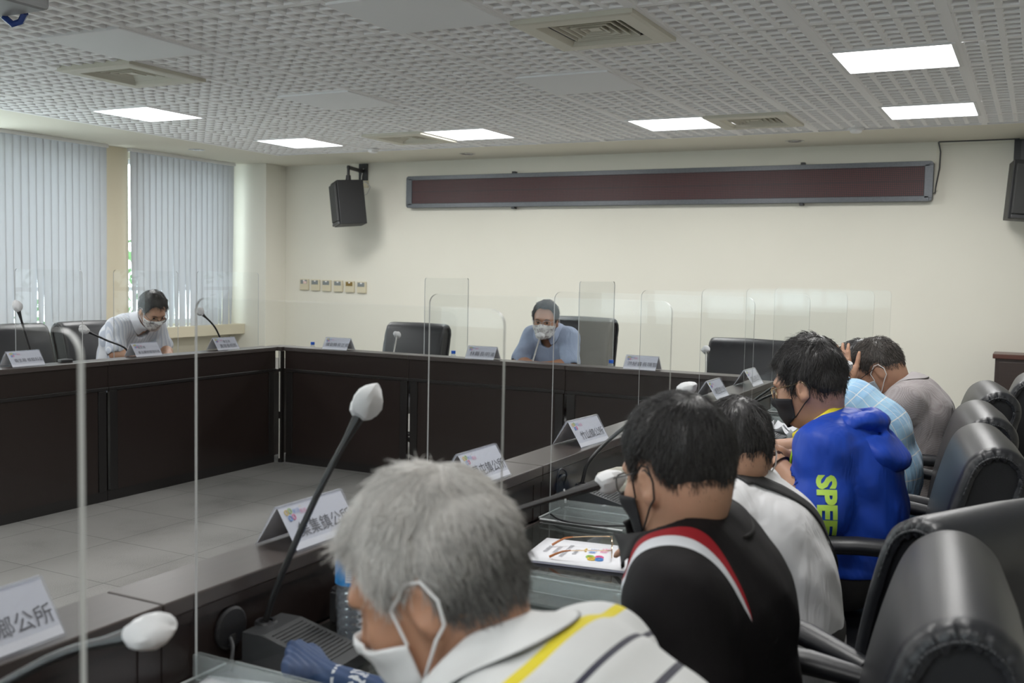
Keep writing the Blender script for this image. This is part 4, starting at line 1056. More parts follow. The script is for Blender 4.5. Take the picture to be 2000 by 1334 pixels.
def collar(base, n, fwd, parent, m, rx=.066, ry=.073, hb=.046, hf=.018, fold=.046, tip=.030, open_=22, attr=None, tilt=0., name='collar', under=None, thick=.0022):
    """fold-over shirt collar round the neck: base centre, neck axis n, forward direction fwd"""
    base, n = V3(base), nrm(n); f = nrm(V3(fwd)-n*(V3(fwd)@n)); r = np.cross(f, n)
    N = 41; rows = []
    for j in range(6):
        row = []
        for i in range(N):
            a = rad(open_)+(2*math.pi-2*rad(open_))*i/(N-1); fr = (1+math.cos(a))/2   # 1 at front
            d = r*math.sin(a)*rx+f*math.cos(a)*ry; e = nrm(d); hh = hb+(hf-hb)*fr; tp = tip*max(0, fr*1.5-.5)**2
            if j == 0: p = base+d-n*.012
            elif j == 1: p = base+d*1.01+n*hh*.6
            elif j == 2: p = base+d*1.03+n*hh
            elif j == 3: p = base+d*1.06+e*.004+n*(hh+.002)
            elif j == 4: p = base+d*1.08+e*fold*(1-.6*fr)*.45+n*(hh*.45-.2*tp)
            else: p = base+d*1.10+e*(fold*(1-.62*fr)+tp*.25)+n*(-.008-tp)
            row.append(p)
        rows.append(row)
    if under is not None:      # let the fold lie on the shirt
        F = lambda x, y, z: field(under, x, y, z)
        for j, (lo_, hi_) in ((4,(.007,.016)),(5,(.004,.0055))):
            p = np.array(rows[j])
            for _ in range(6):
                d, G = grad(F, p); mv = np.where(d < lo_, lo_-d, np.where(d > hi_, hi_-d, 0)); p = p+G*np.clip(mv, -.02, .02)[:,None]*.8
            for _ in range(2): p[1:-1] = p[1:-1]*.5+(p[:-2]+p[2:])*.25
            rows[j] = p
    v = np.array(rows).reshape(-1,3); q = np.array([(j*N+i, j*N+i+1, (j+1)*N+i+1, (j+1)*N+i) for j in range(5) for i in range(N-1)])
    o = mesh_np(name, v, q, m, parent, {'tc': np.zeros((len(v),3)) if attr is None else np.tile(V3(attr),(len(v),1))})
    md = o.modifiers.new('s','SOLIDIFY'); md.thickness = thick; md.offset = 1
    md = o.modifiers.new('d','SUBSURF'); md.levels = 1; md.render_levels = 1
    return o

def person(label, loc, rz, po, mats, group=None):
    """po: joints in the figure's own frame (y forward, x right, z up)"""
    t = thing('person', label, 'person', loc, rad(rz), group)
    h = po.get('h', .0065); S = nrm(V3((math.cos(rad(po.get('twist',0))), -math.sin(rad(po.get('twist',0))), 0))+V3((0,0,po.get('lean',0))))
    sp = [V3(p) for p in po['spine']]             # pelvis, lumbar, thorax, upper chest, c7
    g = po.get('girth', 1.); sc = po.get('s', 1.)
    W = np.array([.165,.150,.162,.158,.058])*g; Dp = np.array([.110,.102,.106,.080,.036])*g
    c = V3(po['head'])-V3((0,0,.042)); A = axes(*po['look']); hs = po.get('hs', 1.)*.945
    dr = po.get('drop', .05); ys = po.get('ys', 0.)
    sp = [p+V3((0,ys*j,-dr*k)) for p, k, j in zip(sp, (0,.1,.45,.9,1.3), (.6,.9,1,1,1))]
    up = nrm(sp[4]-sp[3]); fw = np.cross(up, S)
    nb = sp[4]+fw*.028-up*.03; spw = sp[:4]+[sp[4]-up*.045-fw*.004]
    sh = {}
    for k, sd in (('L',-1),('R',1)):
        sh[k] = sp[3]+(sp[4]-sp[3])*.40+S*sd*po.get('sw',.168)*g+fw*.015+V3(po.get('sh'+k,(0,0,0)))
    arms = {k: [sh[k], V3(a[0]), V3(a[1])] for k, a in po['arms'].items()}
    hp = head_prims(c, A, hs)
    ntop = c-A[2]*.055*hs-A[0]*.024*hs
    neck = [cone(nb, ntop, .053, .051*hs, .018), cone(nb-up*.02-fw*.012, c-A[0]*.042*hs-A[2]*.03*hs, .046, .045*hs, .02)]
    torso = [sweep(spw, W, Dp, S, .03, grow=-.012)]
    lim = []
    for k, (a, e, w) in arms.items():
        sd = -1 if k == 'L' else 1
        lim += [cone(sp[3]+(sp[4]-sp[3])*.4, a, .04, .045, .04), cone(a, e, .050, .041, .03), cone(e, e*.6+w*.4, .041, .040, .02), cone(e*.6+w*.4, w, .040, .027, .02)]
        hd = po['arms'][k][2] if len(po['arms'][k]) > 2 else None
        if hd: lim += hand_prims(w, hd[0], hd[1], sd, *hd[2:])
    body = torso+neck+hp[:]+lim
    v, q = surface(body, h); q = orient(v, q); v = relax(v, q, 1, .25)
    mesh_np('body', v, q, mats['skin'], t)
    # eyes
    if po.get('eyes'):
        for sd in (-1, 1):
            P = c+(A[0]*.0845+A[1]*.0315*sd+A[2]*-.0045)*hs
            e = MB(); e.lathe([(.0005,-.009),(.006,-.0065),(.009,0),(.006,.0065),(.0005,.009)], 12); e.xf(Matrix.Translation(P)); e.build('eye', mat('eye_dark',(.02,.012,.01),.15), t, smooth=True)
            b = MB(); Q = lambda f, r, u: tuple(c+(A[0]*f+A[1]*r*sd+A[2]*u)*hs)
            b.tube([Q(.100,.014,.014), Q(.101,.030,.020), Q(.090,.050,.016)], [.0022,.003,.0016], 6); b.build('eyebrow', mats.get('brow', M_hairb), t, smooth=True)
    # shirt
    gr = po.get('grow', .010); sl = po.get('sleeve', .55)
    lowp = [spw[0]+V3((0,-.005,-.085+po.get('hem',0)))]+spw; shp = [sweep(lowp, np.r_[W[0]*1.04, W], np.r_[Dp[0]*1.08, Dp], S, .03, grow=gr)]
    for k, (a, e, w) in arms.items():
        sa = nb-up*.012-fw*.018
        shp += [cone(sa+S*(-1 if k == 'L' else 1)*.035, a+up*.004, .044, .058, .045), cone(sp[3], a, .08, .058, .05)]
        if sl <= 1:
            end = a+(e-a)*sl; shp += [cone(a, end+(e-a)*.03, .062, .064+.004*g, .035)]
        else:
            end = e+(w-e)*(sl-1); shp += [cone(a, e, .069, .062, .035), cone(e, end, .062, .048, .03)]
            for j in range(5):      # gathered folds round the elbow
                f = .72+.1*j; p = a+(e-a)*min(f,1)+(w-e)*max(0,f-1); shp.append(ell(p, np.eye(3), (.058+.010*(j%2),)*3, .02))
    for j, (p, r, rr) in enumerate(po.get('bulge', ())): shp.append(ell(p, np.eye(3), r if isinstance(r, tuple) else (r,)*3, rr))
    for k, (a, e, w) in arms.items():
        if sl <= 1:
            end = a+(e-a)*sl; d = nrm(e-a)
            shp += [cone(end-d*.03, e+d*.06, .0515, .050, .004, 's')]
        else:
            end = e+(w-e)*(sl-1); d = nrm(w-e)
            shp += [cone(end-d*.02, w+d*.04, .043, .043, .004, 's')]
    if po.get('hemz', .446): shp.append(halfspace((0,0,po.get('hemz',.446)),(0,0,-1),.006))
    shp += [cone(nb+up*.005, ntop+up*.05, .060, .066, .010, 's')]
    if po.get('vneck'):
        a, b = po['vneck']; shp += [cone(nb+fw*.05, sp[3]+(sp[4]-sp[3])*a+fw*b, .05, .012, .01, 's')]
    ph = rng.uniform(0, 6.28, 6); wr = po.get('wrinkle', .0022)
    def post(F, ax):
        X, Y, Z = ax[0][:,None,None], ax[1][None,:,None], ax[2][None,None,:]
        n = np.sin(X*38+Z*31+ph[0])*np.sin(Y*33-Z*27+ph[1])+.7*np.sin(Z*62+X*25-Y*30+ph[2])*np.sin(X*41+ph[3])
        return F+(n*wr).astype(f32)
    v, q = surface(shp, h, post=post); q = orient(v, q); v = relax(v, q, 2, .4)
    # cut open ends: drop the sleeve cap and hem faces
    tcs = trc(sp, S, v)
    shirt = mesh_np(po.get('shirtname','shirt'), v, q, mats['shirt'], t, {'tc': tcs})
    sdf = shp
    if po.get('collar', True):
        kw = dict(po.get('collarkw', {})); m = kw.pop('m', mats['shirt'])
        collar(nb+up*po.get('cup',.050), nrm(ntop-nb)*.6+up*.4, fw, shirt, m, **{'under': shp, **kw})
    if po.get('legs', True):
        p0 = sp[0]; kn = po.get('knee', .47); tr = [sweep([p0+V3((0,-.0,-.02)), p0+V3((0,.04,.03))], [.168*g,.160*g], [.122*g,.118*g], (1,0,0), .03, grow=.010)]
        for sd in (-1, 1):
            a = p0+V3((sd*.095,.02,-.06)); b = V3((sd*.14+po.get('kneex',0),kn,.485)); f_ = V3((sd*.15+po.get('kneex',0),kn+.02,.09)); tr += [cone(a, b, .080, .056, .04), cone(b, f_, .062, .052, .03)]
        tr += [halfspace((0,0,.432),(0,0,-1),.006), halfspace((0,0,.60),(0,0,1),.01)]; tr += [cone(V3((sd*.14+po.get('kneex',0),kn,.48)), V3((sd*.15+po.get('kneex',0),kn+.02,.09)), .054, .052, .02) for sd in (-1,1)]
        v, q = surface(tr, max(h, .009)); q = orient(v, q); tro = mesh_np('trousers', v, q, mats.get('trousers') or mat('trouser_black',(.012,.012,.014),.8,bump=.3,bscale=60), t)
        for sd in (-1, 1):
            kx = sd*.155+po.get('kneex',0)
            s_ = [ell(V3((kx,kn+.09,.035)), np.eye(3), (.045,.125,.034), .01), ell(V3((kx,kn+.02,.06)), np.eye(3), (.042,.055,.05), .02), halfspace((0,0,.006),(0,0,-1),.004)]
            v, q = surface(s_, .009, V3((kx-.06,kn-.06,-.01)), V3((kx+.06,kn+.24,.13))); q = orient(v, q); mesh_np('shoe', v, q, mat('shoe_black',(.01,.01,.01),.35), tro)
    R = dict(t=t, c=c, A=A, hp=hp, sp=sp, S=S, fw=fw, up=up, nb=nb, ntop=ntop, sh=sh, arms=arms, sdf=sdf, shirt=shirt, hs=hs)
    if po.get('mask'): mask(c, A, hp, t, po['mask'], po.get('loop', M_loopw), hs, **po.get('maskkw', {}))
    if po.get('glasses'): glasses(c, A, t, po['glasses'], hs, **po.get('glasskw', {}))
    hk = dict(po.get('hair', {}))
    if hk: hair(c, A, t, hk.pop('m'), hk.pop('shade'), hs, **hk)
    return R
def project(R, pts, toward, off=.0015, dist=.25, hsteps=60):
    """push points along a direction onto the shirt"""
    d = nrm(toward); p = np.array(pts, float)-d*dist; t = np.zeros(len(p)); hit = np.zeros(len(p), bool)
    for _ in range(hsteps):
        x = p+d*t[:,None]; f = field(R['sdf'], x[:,0], x[:,1], x[:,2])-off; hit |= f < .0006
        t = np.where(hit, t, t+np.maximum(f*.8, .0004))
    return p+d*np.minimum(t, dist*2)[:,None]
def ribbon(R, name, center, width, toward, m, parent, off=.003, thick=.002):
    """a strap: centre line points projected onto the shirt, with the given width"""
    C_ = np.array(center, float); n = len(C_); T = np.gradient(C_, axis=0); d = nrm(toward)
    W_ = np.array([nrm(np.cross(tt, d)) for tt in T]); rows = []
    for k in (-.5,-.25,0,.25,.5): rows.append(project(R, C_+W_*width*k, toward, off))
    v = np.array(rows).reshape(-1,3); q = np.array([(j*n+i, j*n+i+1, (j+1)*n+i+1, (j+1)*n+i) for j in range(4) for i in range(n-1)])
    o = mesh_np(name, v, q, m, parent); md = o.modifiers.new('s','SOLIDIFY'); md.thickness = thick; md.offset = 0
    return o
# ------------------------------------------------------------------ the people
def sh_black(L, r): return np.clip(.05+.35*(r > .9)+.15*r, 0, 1)
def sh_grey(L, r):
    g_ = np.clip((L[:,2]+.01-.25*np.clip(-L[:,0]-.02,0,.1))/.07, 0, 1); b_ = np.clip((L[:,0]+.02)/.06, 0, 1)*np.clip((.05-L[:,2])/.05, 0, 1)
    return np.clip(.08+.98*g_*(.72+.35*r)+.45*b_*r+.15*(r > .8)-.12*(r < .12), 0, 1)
def sh_dark(L, r): return np.clip(.02+.06*r, 0, 1)
def sh_salt(L, r): return np.clip(.15+.25*r+.4*(r > .86), 0, 1)
GP = None
def people():
    # 1. grey haired man in the striped polo
    cl = Cloth('polo_striped', (.62,.63,.63), .85, .25, 7)
    z = cl.z
    tot = .56
    def band(a, w, col): cl.paint(cl.between(z, a, a+w), col)
    band(.384,.011,(.70,.58,.02))
    for k in range(9): band(.350-.036*k,.0052,(.03,.03,.05))
    m = cl.done()
    po = dict(h=.0055, spine=[(0,-.01,.59),(0,-.045,.72),(0,-.005,.88),(0,.055,.975),(0,.125,1.045)], head=(.0,.262,1.072), look=(-12,27,0), hs=.94, ys=.055, drop=.085, girth=1.02, cup=.05, sw=.165,
        arms={'L':((-.205,.17,.75),(-.16,.38,.73),((.3,.95,-.1),(0,.1,1),20)), 'R':((.205,.19,.75),(.16,.38,.73),((-.3,.95,-.1),(0,.1,1),20))}, sleeve=.62, grow=.014,
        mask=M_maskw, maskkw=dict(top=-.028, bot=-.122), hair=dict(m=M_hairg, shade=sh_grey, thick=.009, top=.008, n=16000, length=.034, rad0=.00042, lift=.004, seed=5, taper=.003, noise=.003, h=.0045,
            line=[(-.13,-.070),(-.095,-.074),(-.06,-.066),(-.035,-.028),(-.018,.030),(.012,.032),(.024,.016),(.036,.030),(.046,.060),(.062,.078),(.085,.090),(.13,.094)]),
        collarkw=dict(m=mat('collar_white',(.66,.67,.67),.85), hb=.048, fold=.056, rx=.066, ry=.076, tip=.035))
    person('grey haired man bending down in a white polo with navy and yellow stripes', (-.30,.92,0), 90, po, dict(skin=M_skin2, shirt=m))
    # 2. black polo
    cl = Cloth('polo_black', (.0050,.0042,.0050), .8, .25, 7, sheen=0.)
    sx = cl.op('MULTIPLY', cl.x, -1.)
    tau = cl.op('MINIMUM', cl.op('MAXIMUM', cl.op('DIVIDE', cl.op('SUBTRACT', cl.z, .255), .10), 0.), 1.)
    q = cl.op('SUBTRACT', sx, .132)
    cl.paint(cl.op('MULTIPLY', cl.op('GREATER_THAN', q, cl.op('MULTIPLY', tau, -.030)), cl.op('LESS_THAN', q, 0.)), (.30,.012,.018))
    cl.paint(cl.op('MULTIPLY', cl.op('LESS_THAN', q, cl.op('MULTIPLY', tau, .034)), cl.op('GREATER_THAN', q, 0.)), (.60,.62,.66))
    m = cl.done()
    po = dict(h=.006, spine=[(0,.02,.59),(0,-.015,.71),(0,-.005,.86),(0,.02,.955),(0,.05,1.025)], head=(0,.105,1.080), look=(28,14,0), ys=.045, girth=1.04, sw=.165, drop=.075, shL=(0,-.045,-.012),
        arms={'L':((-.20,.0,.735),(-.10,.13,.715),((.8,.5,-.1),(0,.2,1),20)), 'R':((.175,.10,.72),(.09,.165,.885),((-.25,-.05,1),(.3,1,0),35))}, sleeve=.66, grow=.014,
        mask=M_maskk, loop=M_maskk, glasses=mat('frame_black',(.01,.01,.012),.3), hair=dict(m=M_hairb, shade=sh_black, line=HAIRSHORT, taper=.013, thick=.009, top=.010, n=9000, length=.022, rad0=.0005, lift=.003, seed=8, noise=.002),
        collarkw=dict(m=mat('collar_black',(.006,.005,.006),.8), hb=.05, fold=.05, rx=.066, ry=.076))
    person('man with a black mask in a black polo with red and white shoulder bands', (-.41,1.60,0), 90, po, dict(skin=M_skin, shirt=m))
    # 3. white shirt with a black strap
    cl = Cloth('shirt_white', (.74,.74,.76), .85, .8, 9)
    m = cl.done()
    po = dict(h=.007, kneex=.20, twist=0, ys=.13, drop=.06, spine=[(0,.0,.59),(0,-.03,.69),(0,.0,.80),(0,.05,.885),(0,.10,.95)], head=(.0,.205,1.0), look=(58,22,0), girth=.93, sw=.160, hs=.97,
        arms={'L':((-.205,.17,.745),(-.14,.30,.73),((.2,.9,.1),(0,0,1),20)), 'R':((.205,.14,.745),(.12,.33,.73),((-.2,.9,.1),(0,0,1),20))}, sleeve=1.75, grow=.016,
        mask=M_maskw, hair=dict(m=M_hairb, shade=sh_black, thick=.009, top=.010, n=5000, length=.028, rad0=.0006, lift=.004, seed=11, noise=.002),
        collarkw=dict(m=mat('collar_white2',(.76,.76,.78),.85), hb=.046, fold=.052, rx=.064, ry=.072))
    R = person('man seen from behind in a white shirt with a black strap across the back', (-.40,2.31,0), 90, po, dict(skin=M_skin, shirt=m))
    ln = [(-.10,.20,.90),(-.085,.14,.93),(-.06,.08,.925),(-.02,.03,.89),(.03,-.02,.84),(.08,-.05,.77),(.13,-.05,.70),(.165,-.04,.62),(.18,-.02,.55)]
    ln = np.array(ln); tt = np.linspace(0, len(ln)-1, 40); ln = np.stack([np.interp(tt, np.arange(len(ln)), ln[:,i]) for i in range(3)], 1)
    ribbon(R, 'bag_strap', ln, .036, (0.1,.85,-.5), mat('strap_black',(.012,.012,.013),.7), R['t'])
    # 4. blue jacket
    cl = Cloth('jacket_blue', (.013,.055,.42), .48, .8, 7, sheen=.0)
    m = cl.done()
    po = dict(h=.0065, spine=[(0,.0,.59),(0,-.025,.71),(0,-.0,.84),(0,.03,.935),(0,.07,1.0)], head=(0,.150,1.098), look=(10,14,0), ys=.02, girth=1.0, sw=.165, shirtname='jacket',
        arms={'L':((-.205,.06,.74),(-.13,.225,.85),((.12,.95,.25),(-.6,-.2,.75),35)), 'R':((.20,.10,.74),(.04,.26,.84),((-.3,.9,.25),(.3,0,.9),30))}, sleeve=1.5, grow=.022, hemz=.555, wrinkle=.0022, collar=False,
        mask=M_maskk, loop=M_maskk, glasses=mat('frame_gold',(.65,.5,.3),.25,metal=1.), hair=dict(m=M_hairb, shade=sh_black, thick=.011, top=.013, n=7000, length=.034, rad0=.0006, lift=.006, seed=14, noise=.003),
        )
    R = person('man with gold rimmed glasses and black mask in a bright blue hooded jacket', (-.43,3.0,0), 90, po, dict(skin=M_skin, shirt=m))
    t = R['t']; jk = R['shirt']; nb = R['nb']
    dz = -.055; 
    ring = [(-.075,.10,.955),(-.095,.06,.995),(-.085,.01,1.025),(-.05,-.03,1.035),(0,-.045,1.035),(.05,-.03,1.035),(.085,.01,1.025),(.095,.06,.995),(.075,.10,.955)]
    ring = [(x*1.06, y+.018-.01*(1 if y < .03 else 0), z+dz-.022) for x, y, z in ring]
    hd = [cone(ring[i], ring[i+1], .026+.010*math.sin(i/7*math.pi), .026+.010*math.sin((i+1)/7*math.pi), .03) for i in range(8)]
    hd += [ell((0,-.050,.90), axes(0,-32,0), (.095,.135,.036), .045), ell((0,-.066,.866), axes(0,-42,0), (.034,.125,.036), .045), ell((0,.02,1.0), np.eye(3), (.058,.032,.055), .02, 's')]
    for q_, w_ in ((-.02,.0), (.012,.0)): hd.append(sweep([(-.12,-.005+q_,.948-q_*.5),(-.06,-.055+q_,.945-q_*.6),(0,-.068+q_,.942-q_*.6),(.06,-.055+q_,.945-q_*.6),(.12,-.005+q_,.948-q_*.5)], [.003]*5, [.006]*5, (0,.3,1), .022, op='s'))
    def wr(F, ax):
        X, Y, Z = ax[0][:,None,None], ax[1][None,:,None], ax[2][None,None,:]
        return F+(np.sin(Z*60+X*X*160+Y*25)*.0022).astype(f32)
    v, q = surface(hd, .006, post=wr); q = orient(v, q); v = relax(v, q, 2, .4); mesh_np('hood', v, q, m, jk, {'tc': np.zeros((len(v),3))})
    collar(nb+R['up']*.018, nrm(R['ntop']-nb)*.6+R['up']*.4, R['fw'], jk, mat('lining_yellow',(.80,.66,.02),.7), rx=.068, ry=.074, hb=.082, hf=.04, fold=.022, tip=.01, name='lining')
    # neon zip edge at the left front
    zp = MB(); zp.tube([(-.060,.110,.955),(-.068,.150,.92),(-.072,.172,.885),(-.066,.182,.84),(-.06,.172,.78)], [.008,.009,.009,.008,.006], 8, sq=(1,.5)); zp.build('zip_edge', mat('neon_green',(.42,.75,.02),.5), jk, smooth=True)
    # sleeve lettering, wrapped on the left sleeve
    a, e, w = R['arms']['L']
    lt = text_mesh('tmp', 'SPEED', .075, mat('lettering_neon',(.45,.72,.08),.6), None, xs=1.0, off=.0035)
    me = lt.data; n = len(me.vertices); co = np.zeros(n*3, f32); me.vertices.foreach_get('co', co); co = co.reshape(-1,3).astype(float)
    bpy.data.objects.remove(lt)
    bm = bmesh.new(); bm.from_mesh(me); bmesh.ops.subdivide_edges(bm, edges=bm.edges, cuts=1); bmesh.ops.triangulate(bm, faces=bm.faces); bm.to_mesh(me); bm.free()
    n = len(me.vertices); co = np.zeros(n*3, f32); me.vertices.foreach_get('co', co); co = co.reshape(-1,3).astype(float)
    ax_ = nrm(e-a); out = nrm(V3((-1,-.28,.1))-ax_*(V3((-1,-.28,.1))@ax_)); sd = np.cross(out, ax_)
    P = a+ax_*(.05)+ax_[None]*((co[:,0:1]+.125)*1.05)+sd[None]*(co[:,1:2]*.9)+out[None]*.02
    P = project(R, P, -out, .0022, .12); me.vertices.foreach_set('co', P.astype(f32).ravel())
    me.name = 'sleeve_lettering'; o = bpy.data.objects.new('sleeve_lettering', me); COL.objects.link(o); o.parent = jk
    # bracelet and wrist band
    wd = nrm(w-e); u1 = nrm(np.cross(wd, (0,0,1))); u2 = np.cross(u1, wd); wc = w-wd*.012
    b = MB(); b.tube([tuple(wc-wd*.02+(u1*math.cos(x)+u2*math.sin(x))*.030) for x in np.linspace(0, 2*math.pi, 25)], .006, 8, cap=False, sq=(1.8,.5)); b.build('watch_band', M_black, t, smooth=True)
    for k in range(13):
        x = 2*math.pi*k/13; p = wc+wd*.004+(u1*math.cos(x)+u2*math.sin(x))*.031
        b = MB(); b.lathe([(.0005,-.0075),(.0053,-.0053),(.0075,0),(.0053,.0053),(.0005,.0075)], 10); b.xf(Matrix.Translation(p)); b.build('bracelet_bead', mat('bead_brown',(.045,.02,.013),.2), t, smooth=True)
    # 5. checked shirt
    cl = Cloth('shirt_checked', (.30,.54,.80), .8, .65, 9)
    tone = cl.lines(cl.z, .105, .0525, .2); cl.paint(tone, (.36,.62,.86))
    cl.paint(cl.lines(cl.z, .0525, .0028), (.75,.80,.84)); cl.paint(cl.lines(cl.x, .048, .0028), (.75,.80,.84))
    m = cl.done()
    po = dict(h=.0075, spine=[(0,.0,.59),(0,-.03,.71),(0,.01,.85),(0,.075,.95),(0,.15,1.02)], head=(0,.272,1.072), look=(0,18,0), ys=.05, girth=1.08, sw=.17,
        arms={'L':((-.205,.20,.745),(-.14,.38,.73),((.3,.95,-.05),(0,0,1),20)), 'R':((.185,.22,.75),(.1,.40,.735),((-.3,.95,0),(0,0,1),20))}, sleeve=.7, grow=.016,
        mask=M_maskw, glasses=mat('frame_black',(0,0,0)), hair=dict(m=M_hairb, shade=sh_black, thick=.010, top=.011, n=1500, length=.03, rad0=.0011, seed=17, h=.006),
        collarkw=dict(m=mat('collar_blue',(.32,.55,.80),.8)), trousers=None)
    person('man in a pale blue checked shirt, head hidden behind the blue jacket man', (-.44,3.69,0), 90, po, dict(skin=M_skin, shirt=m, trousers=mat('trouser_blue',(.10,.17,.24),.85)))
    # 6. grey shirt
    cl = Cloth('shirt_grey', (.40,.37,.375), .85, .75, 9)
    n = nd(cl.nt,'ShaderNodeTexChecker', Scale=260.); at = nd(cl.nt,'ShaderNodeTexCoord'); cl.L.new(at.outputs['Object'], n.inputs[0]); cl.paint(n.outputs['Fac'], (.27,.235,.24))
    m = cl.done()
    po = dict(h=.0075, spine=[(0,.055,.59),(0,.02,.71),(0,.015,.84),(0,.04,.925),(0,.065,.985)], head=(0,.165,1.035), look=(4,36,0), ys=-.015, drop=.06, girth=1.03, sw=.17,
        arms={'L':((-.20,.13,.73),(-.125,.275,.945),((.1,.3,1),(-.55,.1,0),10,5,30)), 'R':((.205,.14,.745),(.1,.34,.735),((-.2,.95,0),(0,0,1),20))}, sleeve=.72, grow=.016,
        mask=M_maskg, glasses=mat('frame_black',(0,0,0)), hair=dict(m=M_hairs, shade=sh_salt, line=HAIRSHORT, taper=.009, thick=.007, top=.010, side=.6, n=6000, length=.022, rad0=.0007, lift=.012, seed=21, noise=.002, h=.006, crown=(-.05,0,.10)),
        collarkw=dict(m=mat('collar_grey',(.36,.335,.34),.85)))
    person('man with a grey mask bent over in a grey patterned shirt, thumb at his brow', (-.41,4.45,0), 90, po, dict(skin=M_skin, shirt=m))
    # 7. farthest, mostly hidden
    cl = Cloth('shirt_camouflage', (.03,.16,.05), .85, .3, 8)
    n = nd(cl.nt,'ShaderNodeTexNoise', Scale=14., Detail=1.); at = nd(cl.nt,'ShaderNodeTexCoord'); cl.L.new(at.outputs['Object'], n.inputs[0]); cl.paint(cl.op('GREATER_THAN', n.outputs['Fac'], .52), (.015,.016,.014))
    m = cl.done()
    po = dict(h=.009, spine=[(0,.0,.59),(0,-.03,.70),(0,.02,.82),(0,.10,.90),(0,.17,.96)], head=(0,.31,.985), look=(0,25,0), sw=.155, ys=.10, drop=.13, girth=.9,
        arms={'L':((-.20,.24,.745),(-.12,.40,.73),((.3,.95,0),(0,0,1),20)), 'R':((.16,.24,.75),(.06,.40,.735),((-.3,.95,0),(0,0,1),20))}, sleeve=.7, grow=.016,
        mask=M_maskw, hair=dict(m=M_hairb, shade=sh_black, thick=.010, top=.010, n=900, length=.03, rad0=.0013, seed=23, h=.007))
    person('person in a green and black patterned top, almost hidden behind the grey shirt man', (-.44,5.10,0), 90, po, dict(skin=M_skin, shirt=m))
    # 8. striped shirt, by the blinds
    cl = Cloth('shirt_striped', (.66,.68,.73), .85, .45, 9)
    cl.paint(cl.lines(cl.x, .026, .009), (.47,.51,.60)); cl.paint(cl.lines(cl.x, .026, .0035, .55), (.52,.56,.66))
    m = cl.done()
    po = dict(h=.0085, spine=[(0,.0,.59),(0,-.02,.72),(0,.02,.88),(0,.09,.97),(0,.17,1.04)], head=(0,.285,1.095), look=(12,33,4), sw=.165, girth=1.02, hs=1.04,
        arms={'L':((-.215,.18,.76),(-.10,.33,.742),((.55,.8,-.05),(0,.1,1),18)), 'R':((.215,.17,.76),(.10,.34,.742),((-.6,.75,-.05),(0,.1,1),18))}, sleeve=.80, grow=.018, vneck=(.55,.13),
        mask=M_maskp, glasses=mat('frame_black',(0,0,0)), glasskw=dict(drop=.012, r=.0018), hair=dict(m=M_hairb, shade=sh_black, line=HAIRSHORT, taper=.011, thick=.010, top=.010, n=1800, length=.03, rad0=.0012, seed=27, h=.006, noise=.002),
        collarkw=dict(m=mat('collar_stripe',(.66,.68,.74),.85), tip=.05, fold=.045), eyes=True)
    person('man with glasses and a patterned mask reading, in a white striped short sleeved shirt', (-5.70,5.07,0), -90, po, dict(skin=M_skin, shirt=m))
    # 9. pale blue shirt, facing the room
    cl = Cloth('shirt_paleblue', (.33,.40,.55), .8, .8, 10)
    m = cl.done()
    po = dict(h=.008, spine=[(0,.0,.59),(0,.0,.72),(0,.03,.88),(0,.07,.96),(0,.11,1.03)], head=(-.0,.185,1.085), look=(-12,5,0), sw=.142, girth=.95, hs=1.05,
        arms={'L':((-.195,.19,.748),(-.03,.30,.744),((.9,.3,0),(0,.1,1),22)), 'R':((.195,.19,.748),(.0,.32,.744),((-.9,.25,0),(0,.1,1),22))}, sleeve=.84, grow=.018, vneck=(.45,.12),
        mask=M_maskp, glasses=mat('frame_silver',(.5,.5,.5),.3,metal=1.), glasskw=dict(r=.0012), hair=dict(m=M_hairb, shade=sh_dark, line=HAIRSHORT[:8]+[(.046,.052),(.060,.086),(.08,.100),(.13,.104)], taper=.010, thick=.009, top=.008, n=2400, length=.03, rad0=.0012, seed=31, h=.006, noise=.002),
        collarkw=dict(m=mat('collar_pale',(.38,.45,.62),.8), tip=.05, fold=.045), eyes=True)
    person('man with a patterned mask in a pale blue shirt, facing the room', (-2.965,6.40,0), 180, po, dict(skin=M_skin2, shirt=m))
people()
# ------------------------------------------------------------------ things on the desks
M_micc = mat('mic_cover', (.66,.66,.67), .6, spec=.3, bump=.5, bscale=60)
M_micb = mat('mic_base', (.030,.031,.033), .5)
M_stem = mat('mic_stem', (.012,.012,.013), .38)
M_stemm = mat('mic_stem_metal', (.42,.42,.40), .35, metal=.6)
def cover_shape(p, d, ln, r, seed, flat=0.):
    """crumpled disposable cover pulled over a microphone head"""
    g = np.random.default_rng(seed); d = nrm(d); u = nrm(np.cross(d, (0.2,.3,1))); w = np.cross(d, u); p = V3(p)
    n = 18; rows = []; prof = [(0,.42),(.10,.80),(.28,1.0),(.5,1.06),(.72,.90),(.88,.62),(.97,.30),(1.0,.05)]
    ph = g.uniform(0, 6.28, 4)
    for j, (a, rr) in enumerate(prof):
        for i in range(n):
            th = 2*math.pi*i/n
            q = r*rr*(1+.13*math.cos(2*th+ph[0])+.09*math.cos(3*th+ph[1]+a*3)+.07*math.sin(5*th+ph[2]+a*5))
            rows.append(p+d*ln*(a+.05*math.sin(2*th+ph[3]))+u*math.cos(th)*q+w*math.sin(th)*q*(1-flat))
    mb = MB(); fs = [(j*n+i, j*n+(i+1)%n, (j+1)*n+(i+1)%n, (j+1)*n+i) for j in range(len(prof)-1) for i in range(n)]
    fs += [tuple(range(n)), tuple((len(prof)-1)*n+i for i in range(n))]
    return mb.add(rows, fs)
